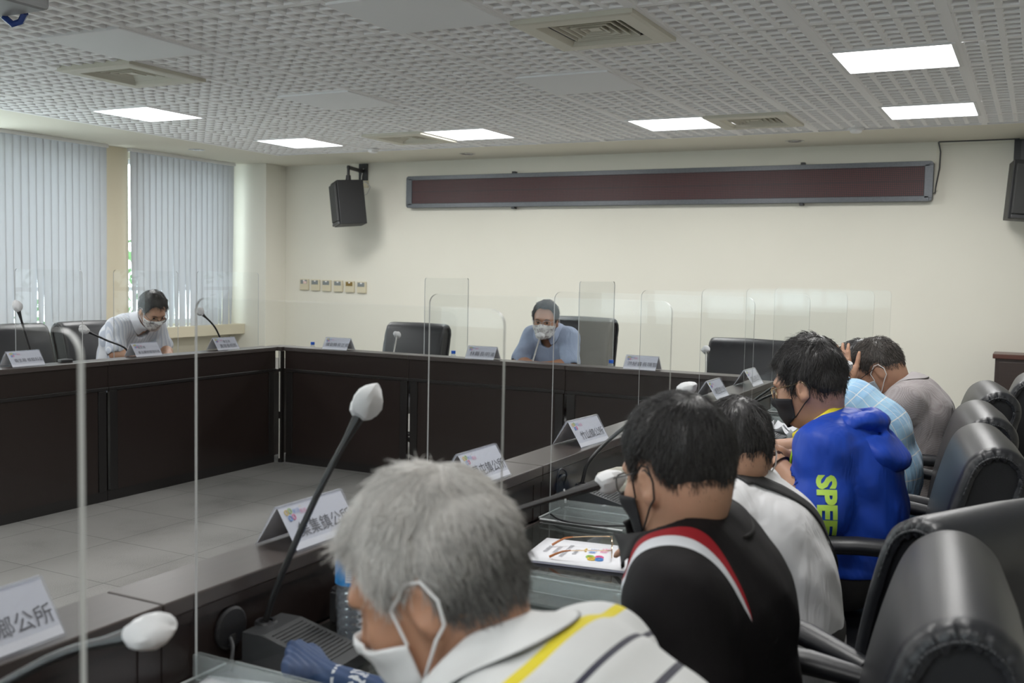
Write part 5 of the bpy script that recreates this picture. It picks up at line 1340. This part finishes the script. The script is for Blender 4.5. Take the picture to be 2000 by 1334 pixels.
def smoothpath(P, n=18):
    P = [Vector(p) for p in P]; P = [P[0]*2-P[1]]+P+[P[-1]*2-P[-2]]; out = []
    for i in range(1, len(P)-2):
        for k in range(n):
            u = k/n; a, b, c, d = P[i-1:i+3]
            out.append(.5*((2*b)+(-a+c)*u+(2*a-5*b+4*c-d)*u*u+(-a+3*b-3*c+d)*u**3))
    return out+[P[-2]]
def mic(label, base, rz, stem, group, cover=(.062,.026), metal=False, seed=1, base_on=True, wedge=(.19,.115)):
    t = thing('gooseneck_microphone', label, 'microphone', group=group)
    z0 = ZW+.0012
    if base_on:
        L, W = wedge
        b = MB(); b.prism([(-L/2,0),(L/2,0),(L/2,.022),(-L/2+.045,.058),(-L/2,.058)], -W/2, W/2)
        for k in range(14):
            x = -L/2+.055+k*(L-.07)/14; zz = .058-(x-(-L/2+.045))/(L-.045)*.036
            b.box(x, x+.003, -W/2+.012, W/2-.012, zz-.001, zz+.0018)
        b.xf(Matrix.Translation((base[0], base[1], z0)) @ Matrix.Rotation(rad(rz), 4, 'Z')); b.build('microphone_base', M_micb, t, bevel=.004)
        s = stem[0]; k = MB(); k.lathe([(.021,-.05),(.021,-.004),(.018,.0),(.013,0),(.012,-.01)], 20, s); k.build('stem_socket', M_black, t, smooth=True)
    P = smoothpath(stem); r = [.0062 if i < len(P)*.86 else .0062+.006*(i-len(P)*.86)/(len(P)*.14) for i in range(len(P))]
    MB().tube(P, [x*(.75 if metal else 1) for x in r], 10).build('stem', M_stemm if metal else M_stem, t, smooth=True)
    d = nrm(Vector(P[-1])-Vector(P[-4])); e = V3(P[-1])
    MB().tube([tuple(e-d*.004), tuple(e+d*.02)], [.011,.012], 12).build('microphone_head', M_black, t, smooth=True)
    cover_shape(e-d*.006, d, cover[0], cover[1], seed, .12).build('disposable_cover', M_micc, t, smooth=True, ang=32)
    return t
GM = 'gooseneck microphones with white covers'
mic('tall black microphone with a white cover standing left of the grey haired head'.replace('left of','before'), (-1.125,1.402), 4, [(-1.213,1.398,.728),(-1.19,1.405,.80),(-1.12,1.43,.97),(-1.058,1.465,1.108)], GM, (.066,.027), seed=4)
mic('blurred microphone with a white cover nearest the camera, lying low across the screens', (-1.12,.70), 0, [(-1.19,.70,.728),(-1.15,.72,.80),(-1.02,.79,.895),(-.925,.835,.93)], GM, (.058,.024), seed=9)
mic('black microphone bent toward the mouth of the black polo man', (-1.125,1.65), 0, [(-1.213,1.62,.728),(-1.14,1.63,.81),(-.95,1.68,.88),(-.745,1.825,.955)], GM, (.06,.025), seed=12)
mic('black microphone by the desk phone, its cover rising behind the black polo head', (-1.125,2.802), 3, [(-1.21,2.82,.728),(-1.19,2.835,.80),(-1.10,2.87,.90),(-.885,2.755,1.035)], GM, (.062,.026), seed=15)
mic('black microphone near the desk end, its cover peeking past the blue jacket hair', (-1.09,4.65), 0, [(-1.185,4.65,.728),(-1.12,4.62,.80),(-.92,4.44,.90),(-.692,4.235,1.008)], GM, (.06,.025), seed=18)
mic('black microphone near the desk end, bending behind the glasses of the blue jacket man', (-1.03,4.33), 0, [(-1.12,4.33,.728),(-1.10,4.31,.80),(-.98,4.25,.90),(-.86,4.18,.97)], GM, (.06,.025), seed=19)
GL = 'microphones below the blinds'
mic('microphone with a white cover standing tallest, before the empty chair by the blinds', (-5.10,3.86), 180, [(-5.02,3.855,.728),(-5.01,3.83,.80),(-5.01,3.78,.95),(-5.0,3.725,1.10)], GL, (.064,.026), seed=21)
mic('microphone with a white cover leaning low before the striped shirt man', (-5.10,4.50), 180, [(-5.02,4.50,.728),(-5.0,4.47,.84),(-5.0,4.32,.905),(-5.0,4.18,.965)], GL, (.066,.026), seed=22)
mic('microphone with a white cover between the striped shirt man and the corner', (-5.10,5.33), 180, [(-5.02,5.33,.728),(-5.01,5.31,.83),(-5.0,5.23,.95),(-5.0,5.11,1.045)], GL, (.066,.027), seed=23)
GB = 'microphones of the back row'
mic('thin microphone with a round white cover before the low empty chair', (-3.98,5.94), 90, [(-3.975,5.86,.728),(-3.975,5.89,.79),(-4.03,6.0,.87),(-4.045,6.03,.895)], GB, (.05,.026), True, 31)
mic('thin microphone at the mouth of the man facing the room', (-2.88,5.90), 90, [(-2.885,5.86,.728),(-2.89,5.88,.79),(-2.92,6.02,.91),(-2.93,6.06,.938)], GB, (.05,.028), True, 32)
mic('thin microphone with a white cover before the chair at the end of the back row', (-1.76,5.94), 90, [(-1.745,5.86,.728),(-1.745,5.89,.79),(-1.78,6.0,.88),(-1.79,6.03,.907)], GB, (.05,.026), True, 33)

def bottle():
    t = thing('water_bottle', 'clear plastic water bottle with a blue label before the grey haired man', 'bottle', (-1.10,1.505,ZW+.001))
    m = bpy.data.materials.new('bottle_plastic'); m.use_nodes = True; nt = m.node_tree; nt.nodes.clear(); L = nt.links
    out = nd(nt,'ShaderNodeOutputMaterial'); g = nd(nt,'ShaderNodeBsdfGlossy'); g.inputs['Roughness'].default_value = .08; tr = nd(nt,'ShaderNodeBsdfTransparent'); tr.inputs[0].default_value = (.90,.92,.94,1)
    lw = nd(nt,'ShaderNodeLayerWeight', Blend=.55); mx = nd(nt,'ShaderNodeMixShader'); mm = nd(nt,'ShaderNodeMath', operation='MULTIPLY_ADD'); mm.inputs[1].default_value = .5; mm.inputs[2].default_value = .12
    L.new(lw.outputs['Facing'], mm.inputs[0]); L.new(mm.outputs[0], mx.inputs[0]); L.new(tr.outputs[0], mx.inputs[1]); L.new(g.outputs[0], mx.inputs[2]); L.new(mx.outputs[0], out.inputs[0])
    pr = [(.004,.004),(.020,.002),(.027,.006)]
    z = .012
    while z < .112: pr += [(.0308,z),(.0316,z+.003),(.0316,z+.0105),(.0306,z+.0125)]; z += .0145
    pr += [(.0315,.122),(.0315,.178),(.030,.186),(.024,.20),(.016,.212),(.0125,.218),(.0125,.232)]
    MB().lathe(pr, 36).build('bottle_body', m, t, smooth=True, ang=50)
    l = MB(); l.lathe([(.0312,.1225),(.0322,.123),(.0322,.178),(.0305,.187),(.0300,.187)], 36)
    lb = l.build('label', mat('bottle_label',(.035,.22,.55),.35,noise=.35,nscale=40), t, smooth=True)
    def patch(a0, a1, z0, z1, col, nm, r=.0327):
        p = MB(); p.grid(lambda u, v: (r*math.cos(rad(a0+(a1-a0)*u)), r*math.sin(rad(a0+(a1-a0)*u)), z0+(z1-z0)*v), 8, 2); return p.build(nm, mat(nm, col, .4), lb, smooth=True, fixn=False)
    patch(-78,-52,.130,.168,(.62,.65,.72),'white_panel')
    for k in range(7): patch(-76,-54,.134+k*.0045,.1355+k*.0045,(.25,.30,.45),'barcode_line',.0329)
    patch(-40,-20,.150,.172,(.10,.35,.12),'green_leaf'); patch(-44,-36,.160,.176,(.05,.06,.35),'blue_mark',.033)
    c = MB(); c.lathe([(.0145,.226),(.0148,.228),(.0148,.240),(.0135,.242),(.002,.242)], 28); c.build('cap', M_white, t, smooth=True)
    MB().lathe([(.0165,.220),(.0165,.224),(.013,.2245),(.013,.2195)], 24).build('neck_ring', m, t, smooth=True)
    MB().lathe([(.002,.006),(.028,.007),(.0285,.112),(.0285,.15),(.002,.15)], 28).build('water', glassy('water',(.93,.95,.97),1.33,boost=.6,haze=.16,hazecol=(.75,.78,.82)), t, smooth=True)  # pale diffuse haze in the water stands for white reflections on the bottle
bottle()
def small_bottle(label, x, y):
    t = thing('water_bottle', label, 'bottle', (x, y, ZW+.001), group='bottles behind the back ledge')
    MB().lathe([(.004,.002),(.027,.003),(.03,.01),(.0295,.10),(.028,.115),(.014,.14),(.0125,.142),(.0125,.150)], 24).build('bottle_body', glassy('bottle_far',(.9,.93,.95),1.4,haze=.1), t, smooth=True)
    MB().lathe([(.0145,.146),(.0148,.148),(.0148,.166),(.002,.168)], 20).build('cap', mat('cap_blue',(.02,.12,.60),.35), t, smooth=True)
small_bottle('water bottle with a blue cap showing over the ledge, by the low empty chair', -3.475, 5.86)
small_bottle('water bottle with a blue cap showing over the ledge, by the tall chair', -2.355, 5.90)
small_bottle('water bottle with a blue cap showing at the corner of the two rows', -4.66, 5.86)

# folded umbrella: a limp bundle of pleated navy cloth
def umbrella():
    t = thing('folded_umbrella', 'folded navy umbrella with white wavy bands lying before the grey haired man', 'umbrella', (-.985,1.311,.6725), rad(2))
    t.scale = (.8,.5,.9)
    m = bpy.data.materials.new('umbrella_navy'); m.use_nodes = True; nt = m.node_tree; L = nt.links; b = nt.nodes['Principled BSDF']; b.inputs['Roughness'].default_value = .55
    tc = nd(nt,'ShaderNodeTexCoord'); w = nd(nt,'ShaderNodeTexWave', Scale=34., Distortion=6., Detail=2.); w.inputs['Detail Scale'].default_value = 1.5; w.bands_direction = 'Y'
    L.new(tc.outputs['Object'], w.inputs['Vector']); sp = nd(nt,'ShaderNodeSeparateXYZ'); L.new(tc.outputs['Object'], sp.inputs[0])
    def gate(a, b_):
        p = nd(nt,'ShaderNodeMath', operation='GREATER_THAN'); L.new(sp.outputs[0], p.inputs[0]); p.inputs[1].default_value = a
        q = nd(nt,'ShaderNodeMath', operation='LESS_THAN'); L.new(sp.outputs[0], q.inputs[0]); q.inputs[1].default_value = b_
        r = nd(nt,'ShaderNodeMath', operation='MULTIPLY'); L.new(p.outputs[0], r.inputs[0]); L.new(q.outputs[0], r.inputs[1]); return r.outputs[0]
    g1 = gate(.035, .075); g2 = gate(-.005, .002); h = nd(nt,'ShaderNodeMath', operation='MAXIMUM'); L.new(g1, h.inputs[0]); L.new(g2, h.inputs[1])
    th = nd(nt,'ShaderNodeMath', operation='GREATER_THAN'); th.inputs[1].default_value = .52; L.new(w.outputs['Fac'], th.inputs[0])
    f = nd(nt,'ShaderNodeMath', operation='MULTIPLY'); L.new(h.outputs[0], f.inputs[0]); L.new(th.outputs[0], f.inputs[1])
    mx = nd(nt,'ShaderNodeMix', data_type='RGBA'); mx.inputs[6].default_value = (.018,.045,.125,1); mx.inputs[7].default_value = (.62,.63,.66,1); L.new(f.outputs[0], mx.inputs[0]); L.new(mx.outputs[2], b.inputs['Base Color'])
    g = np.random.default_rng(4); pr = []
    for k in range(9):      # cloth lobes fanning out at the loose end
        a = rad(-80+20*k); c = V3((-.02,0,.028)); d = V3((-math.cos(a*.5)*.9, math.sin(a)*.75, .10+.25*math.cos(a))); ln = .075+.03*g.random()
        e = c+nrm(d)*ln; e[2] = max(e[2], .022); pr.append(cone(c, e, .016, .013+.005*g.random(), .010))
    for k in range(6):      # pleats along the rolled body
        a = rad(-75+30*k); o = V3((0, math.sin(a)*.024, .022+.016*math.cos(a))); pr.append(cone(o+V3((-.03,0,0)), V3((.19,0,.018))+o*.45, .015, .008, .006))
    pr.append(halfspace((0,0,.001),(0,0,-1),.003))
    v, q = surface(pr, .004, (-.16,-.12,-.004), (.23,.12,.10), post=lambda F, ax: F+(np.sin(ax[1][None,:,None]*330+ax[0][:,None,None]*60)*.0014).astype(f32))
    mesh_np('canopy', relax(v, orient(v, q), 1, .3), orient(v, q), m, t)
    MB().lathe([(.006,.19),(.009,.195),(.010,.25),(.006,.255)], 14, (0,0,.020), axis='x').build('handle', M_black, t, smooth=True)
umbrella()

def sheet(name, label, cat, loc, rz, w, l, m=M_paper, curl=0., thick=.0006, group=None, pitch=0., roll=0.):
    o = MB(); o.grid(lambda u, v: ((u-.5)*w, (v-.5)*l, curl*((u-.5)**2*2+(v-.5)**2+.25*math.sin(v*5)*(u-.5))), 10, 10)
    o = o.build(name, m, smooth=True, solid=thick, fixn=False); o.location = loc; o.rotation_euler = (rad(pitch), rad(roll), rad(rz)); return tag(o, label, cat, group)
def text_lines(parent, lines, x0, y0, z, size, gap, m, rz=0):
    for k, s in enumerate(lines):
        text_mesh('printed_text', s, size, m, parent, (x0, y0-k*gap, z), None, 'LEFT')
M_grey_ink = mat('ink_grey', (.14,.14,.17), .7)
o = sheet('printed_page', 'printed page under the chin of the grey haired man, beside the bottle', 'paper', (-.89,1.52,ZW+.0022), 52, .21, .297, curl=.02)
for k in range(11):
    b = MB()
    for j in range(6): b.box(-.085+j*.028, -.085+j*.028+.018*(.6+.4*((j*7+k*3)%5)/4), .115-k*.020, .1195-k*.020, .004, .0045)
    b.build('printed_line', M_grey_ink, o)
o = sheet('printed_page', 'white page at the bottom edge by the screen foot, nearest the camera', 'paper', (-1.13,1.19,ZW+.012), 15, .12, .16)

def booklet():
    t = thing('booklet', 'white stapled booklet with a colourful emblem on the desk, eyeglasses lying on it', 'booklet', (-.952,2.292,ZW+.0012), rad(98))
    b = MB(); b.box(-.105,.105,-.148,.148,0,.0052); b.build('pages', mat('pages_lilac',(.62,.62,.76),.7), t)
    c = MB(); c.grid(lambda u, v: (-.106+.212*u, -.1495+.299*v, .0058+.002*(1-v)**2*0+.0012*math.sin(u*3)), 4, 6); cv = c.build('cover', M_paper, t, smooth=True, solid=.0008, fixn=False)
    for k, (s, y) in enumerate((('南投縣政府',.112),('登革熱防治',.088),('跨局處協調工作會議',.064),('會議資料',.040))):
        text_mesh('title_text', s, .0125, M_grey_ink, cv, (0, y, .0085), None)
    text_mesh('date_text', '中華民國一一年七月', .0065, M_grey_ink, cv, (0, -.085, .0085), None)
    for k, (x, y, q) in enumerate(((-.028,-.012,0),(-.012,-.004,1),(-.026,-.030,2),(-.008,-.026,3))):
        r = MB(); r.tube([(x-.02+.009*math.cos(a), y+.009*math.sin(a), .009) for a in np.linspace(0, 2*math.pi, 21)], .0022, 6, cap=False); r.build('emblem_ring', mat('emblem%d'%q,(0,0,0)), cv, smooth=True)
    text_mesh('emblem_text', '樂活', .022, mat('emblem2',(0,0,0)), cv, (.022,.0,.0088)); text_mesh('emblem_text', '南投', .022, mat('emblem3',(0,0,0)), cv, (.036,-.026,.0088))
    e = MB(); e.tube([(.010,.018,.0088),(.02,.024,.0088),(.034,.022,.0088)], .002, 6); e.build('emblem_swash', mat('emblem0',(0,0,0)), cv, smooth=True)
booklet()
def reading_glasses():
    t = thing('eyeglasses', 'gold reading glasses with orange temple tips lying on the booklet', 'eyeglasses', (-.905,2.305,ZW+.0105), rad(-68))
    M_g = mat('glasses_gold', (.60,.42,.25), .25, metal=1.); M_o = mat('temple_orange', (.42,.13,.03), .3)
    f = MB()
    for s in (-1, 1):
        f.tube([(s*.033+.026*math.cos(a)*1, .0, .020+.017*math.sin(a)) for a in np.linspace(0, 2*math.pi, 25)], .0011, 6, cap=False)
        f.tube([(s*.058,0,.028),(s*.066,-.004,.028),(s*.067,-.012,.028)], .0013, 6)
    f.tube([(-.008,0,.024),(0,.003,.028),(.008,0,.024)], .0011, 6); f.build('glasses_frame', M_g, t, smooth=True)
    for s in (-1, 1):
        l = MB(); l.add([(s*.033+.025*math.cos(a), .0, .020+.016*math.sin(a)) for a in np.linspace(0, 2*math.pi, 24)[:-1]], [tuple(range(23))]); l.build('lens', glassy('lens_glass',(.93,.95,.95),1.5), t)
        a = MB(); a.tube([(s*.067,-.012,.028),(s*.066,-.06,.026),(s*.064,-.10,.023)], .0012, 6); tp = a.build('temple', M_g, t, smooth=True)
        a = MB(); a.tube([(s*.064,-.098,.0235),(s*.062,-.118,.020),(s*.058,-.135,.012),(s*.054,-.150,.003)], [.0015,.0024,.003,.0032], 8); a.build('temple_tip', M_o, tp, smooth=True)
reading_glasses()
def pen():
    t = thing('pen', 'blue pen lying on the glass before the black polo man', 'pen', (-.89,2.525,ZW+.0055), rad(40))
    MB().lathe([(.001,-.072),(.0026,-.066),(.0042,-.05),(.0042,.055)], 14, axis='x').build('barrel', mat('pen_blue',(.02,.03,.55),.25), t, smooth=True)
    MB().lathe([(.0045,.05),(.0045,.068),(.002,.07)], 14, axis='x').build('end_cap', M_white, t, smooth=True)
    MB().box(.03,.068,-.001,.001,.0045,.006).build('clip', M_white, t)
pen()
def phone():
    t = thing('desk_phone', 'beige desk telephone behind the microphone base', 'telephone', (-1.13,2.985,ZW+.001), rad(96)); t.scale = (.86,.86,.95)
    M_b = mat('phone_beige', (.55,.53,.45), .45); M_bd = mat('phone_keys', (.35,.34,.30), .5)
    b = MB(); b.prism([(-.11,0),(.10,0),(.10,.025),(-.07,.075),(-.11,.07)], -.09, .09, axis='x'); b.build('phone_body', M_b, t, bevel=.008, seg=3)
    h = MB(); h.tube([(-.055,-.10,.094),(-.057,-.06,.100),(-.057,.02,.094),(-.055,.085,.066)], [.024,.019,.018,.024], 14, sq=(1.15,.7)); h.build('handset', M_b, t, smooth=True)
    MB().box(-.01,.075,-.045,-.005,.058,.064).xf(Matrix.Rotation(0,4,'X')).build('display', mat('phone_display',(.25,.25,.20),.3), t)
    k = MB()
    for i in range(3):
        for j in range(4):
            y = .0+j*.020; z = .069-(y+.07+.0)*.294
            k.box(.0+i*.026, .018+i*.026, y, y+.012, z-.004, z+.004)
    k.build('keypad', M_bd, t)
    c = MB(); c.tube(smoothpath([(.06,.09,.03),(.10,.11,.008),(.13,.06,.006),(.125,-.05,.006),(.05,-.12,.02)]), .004, 8); c.build('coiled_cord', M_b, t, smooth=True)
phone()
def mobile():
    t = thing('mobile_phone', 'dark mobile phone leaning near the screen foot by the black polo chin', 'phone', (-.935,2.79,ZW+.001), rad(84))
    MB().prism(rbox(-.036,.036,-.072,.072,.010), 0, .008, axis='z').build('phone_case', mat('case_maroon',(.045,.018,.022),.3), t, bevel=.002)
    MB().prism(rbox(-.033,.033,-.068,.068,.008), .008, .0088, axis='z').build('screen', mat('screen_dark',(.02,.015,.018),.08), t)
mobile()
# cable grommets and cables on the ledge face
def grommet(label, y, z, cord):
    t = thing('cable_grommet', label, 'cable grommet', (-1.2388, y, z-.009), group='round cable grommets')
    MB().lathe([(.038,-.002),(.038,.002),(.034,.005),(.002,.006)], 28, axis='x').build('grommet_disc', M_black, t, smooth=True)
    MB().box(.004,.0075,-.010,.004,-.028,-.010).build('cable_slot', mat('slot_black',(.002,.002,.002),.9), t)
    for nm, pts, m, r in cord:
        c = MB(); c.tube(smoothpath([(p[0]+1.2388, p[1]-y, p[2]-z+.009) for p in pts]), r, 8); c.build(nm, m, t, smooth=True)
grommet('round black cable grommet in the desk ledge near the tall microphone', 1.336, .737, [('cable', [(-1.236,1.33,.715),(-1.215,1.315,.705),(-1.20,1.295,.682),(-1.19,1.285,.678)], M_dgrey, .0032)])
grommet('round black cable grommet in the desk ledge beside the phone', 2.74, .737, [('cable', [(-1.236,2.74,.728),(-1.222,2.73,.77),(-1.222,2.70,.79),(-1.222,2.672,.785),(-1.222,2.664,.74),(-1.222,2.668,.70),(-1.215,2.69,.676)], M_black, .0028), ('white_cable', [(-1.234,2.738,.722),(-1.228,2.736,.705),(-1.226,2.735,.682)], M_white, .0038)])
t = thing('desk_cable', 'thin dark cable lying over the glass by the screen foot', 'cable')
c = MB(); c.tube(smoothpath([(-1.21,2.60,ZW+.0118),(-1.15,2.55,ZW+.0118),(-1.05,2.55,ZW+.0118),(-.97,2.59,ZW+.0118),(-.86,2.60,ZW+.0118)]), .0028, 8); c.build('cable_run', M_black, t, smooth=True)
# pages held by the man in the blue jacket, papers beyond
o = sheet('printed_page', 'printed page held up by the man in the blue jacket', 'paper', (-.735,2.965,.872), 6, .13, .10, curl=.10, pitch=48)
for k in range(4): MB().box(-.03+.004*k,.035-.006*k,.035-.012*k,.0385-.012*k,.004,.0048).build('printed_line', M_grey_ink, o)
MB().lathe([(.0005,.002),(.012,.002),(.012,.0025),(.0005,.0026)],20,(-.06,-.02,.004)).build('blue_stamp', mat('stamp_blue',(.05,.2,.5),.6), o)
o = sheet('crumpled_paper', 'crumpled white paper on the desk past the zip of the blue jacket', 'paper', (-.87,4.31,ZW+.015), 30, .12, .15, curl=.09)
for k in range(5): MB().box(-.05,.04-.008*(k%3),.06-.026*k,.066-.026*k,.012+.0,.0125).build('printed_line', M_grey_ink, o)
sheet('paper_napkin', 'white paper napkin on the glass just past the white shirt man', 'paper', (-.985,4.49,ZW+.012), 70, .14, .12, curl=.08)
t = thing('tissue_pack', 'crumpled pink tissue standing on the desk past the blue jacket zip', 'tissue', (-.86,4.70,.79))
v, q = surface([ell((0,0,.0), np.eye(3), (.030,.035,.055), .02), ell((.015,.02,.035), np.eye(3), (.02,.018,.03), .02), ell((-.01,-.02,-.06), np.eye(3), (.025,.03,.06), .02)], .006, post=lambda F, ax: F+(np.sin(ax[0][:,None,None]*210+ax[2][None,None,:]*90)*np.sin(ax[1][None,:,None]*190)*.004).astype(f32))
mesh_np('tissue', v, orient(v, q), mat('tissue_pink',(.62,.40,.40),.8,noise=.25,nscale=40), t)
# small black gadget on the ledge below the blinds
t = thing('remote_receiver', 'small black gadget lying on the ledge before the second chair by the blinds', 'gadget', (-4.80,3.865,ZL+.0005), rad(80))
MB().prism(rbox(-.035,.035,-.022,.022,.006), 0, .016, axis='z').build('gadget_body', M_black, t, bevel=.003)
MB().box(-.02,.02,-.014,.014,.016,.018).build('gadget_top', M_dgrey, t)
# ------------------------------------------------------------------ camera, light
def camera():
    cd = bpy.data.cameras.new('camera'); co = bpy.data.objects.new('camera', cd); COL.objects.link(co)
    r = (.88721115,.4609109,.02043296); u = (-.04933762,.05074988,.99749198); f = (-.45871795,.88599412,-.06776611)
    co.matrix_world = Matrix(((r[0],u[0],-f[0],0),(r[1],u[1],-f[1],0),(r[2],u[2],-f[2],H),(0,0,0,1)))
    cd.sensor_width = 36; cd.lens = 36*1985.771/2000; cd.clip_start = .05
    cd.dof.use_dof = True; cd.dof.focus_distance = 4.0; cd.dof.aperture_fstop = 5.6
    SC.camera = co
camera()
def lights():
    def area(x, y, p, s=.56, name='panel_and_fill_lamp'):
        l = bpy.data.lights.new(name, 'AREA'); l.shape = 'SQUARE'; l.size = s; l.energy = p; l.color = (1., .985, .96)
        o = bpy.data.objects.new(name, l); COL.objects.link(o); o.location = (x, y, C-.012)
    for x, y in LIGHTS: area(x+MOD/2, y+MOD/2, 19.5)
    for x, y in ((-6.85,3.84),(-1.09,3.84),(-6.85,1.92),(-4.93,1.92),(-3.01,1.92),(-1.09,1.92),(-5.5,-.6),(-3.01,-.6),(-.6,-.6)): area(x+MOD/2, y+MOD/2, 19.5)  # unseen lamps without fixtures, added to give the room enough light
    w = bpy.data.worlds.new('World'); SC.world = w; w.use_nodes = True
    nt = w.node_tree; bg = nt.nodes['Background']
    bg.inputs[0].default_value = (.86,.94,1.0,1); bg.inputs[1].default_value = 6.0
    SC.view_settings.view_transform = 'Standard'; SC.view_settings.look = 'None'; SC.view_settings.exposure = .14; SC.view_settings.gamma = 1.08
    SC.cycles.max_bounces = 7; SC.cycles.diffuse_bounces = 3; SC.cycles.glossy_bounces = 3; SC.cycles.transmission_bounces = 4
    SC.cycles.transparent_max_bounces = 40
    SC.cycles.caustics_reflective = False; SC.cycles.caustics_refractive = False
    SC.cycles.sample_clamp_indirect = 4.
lights()
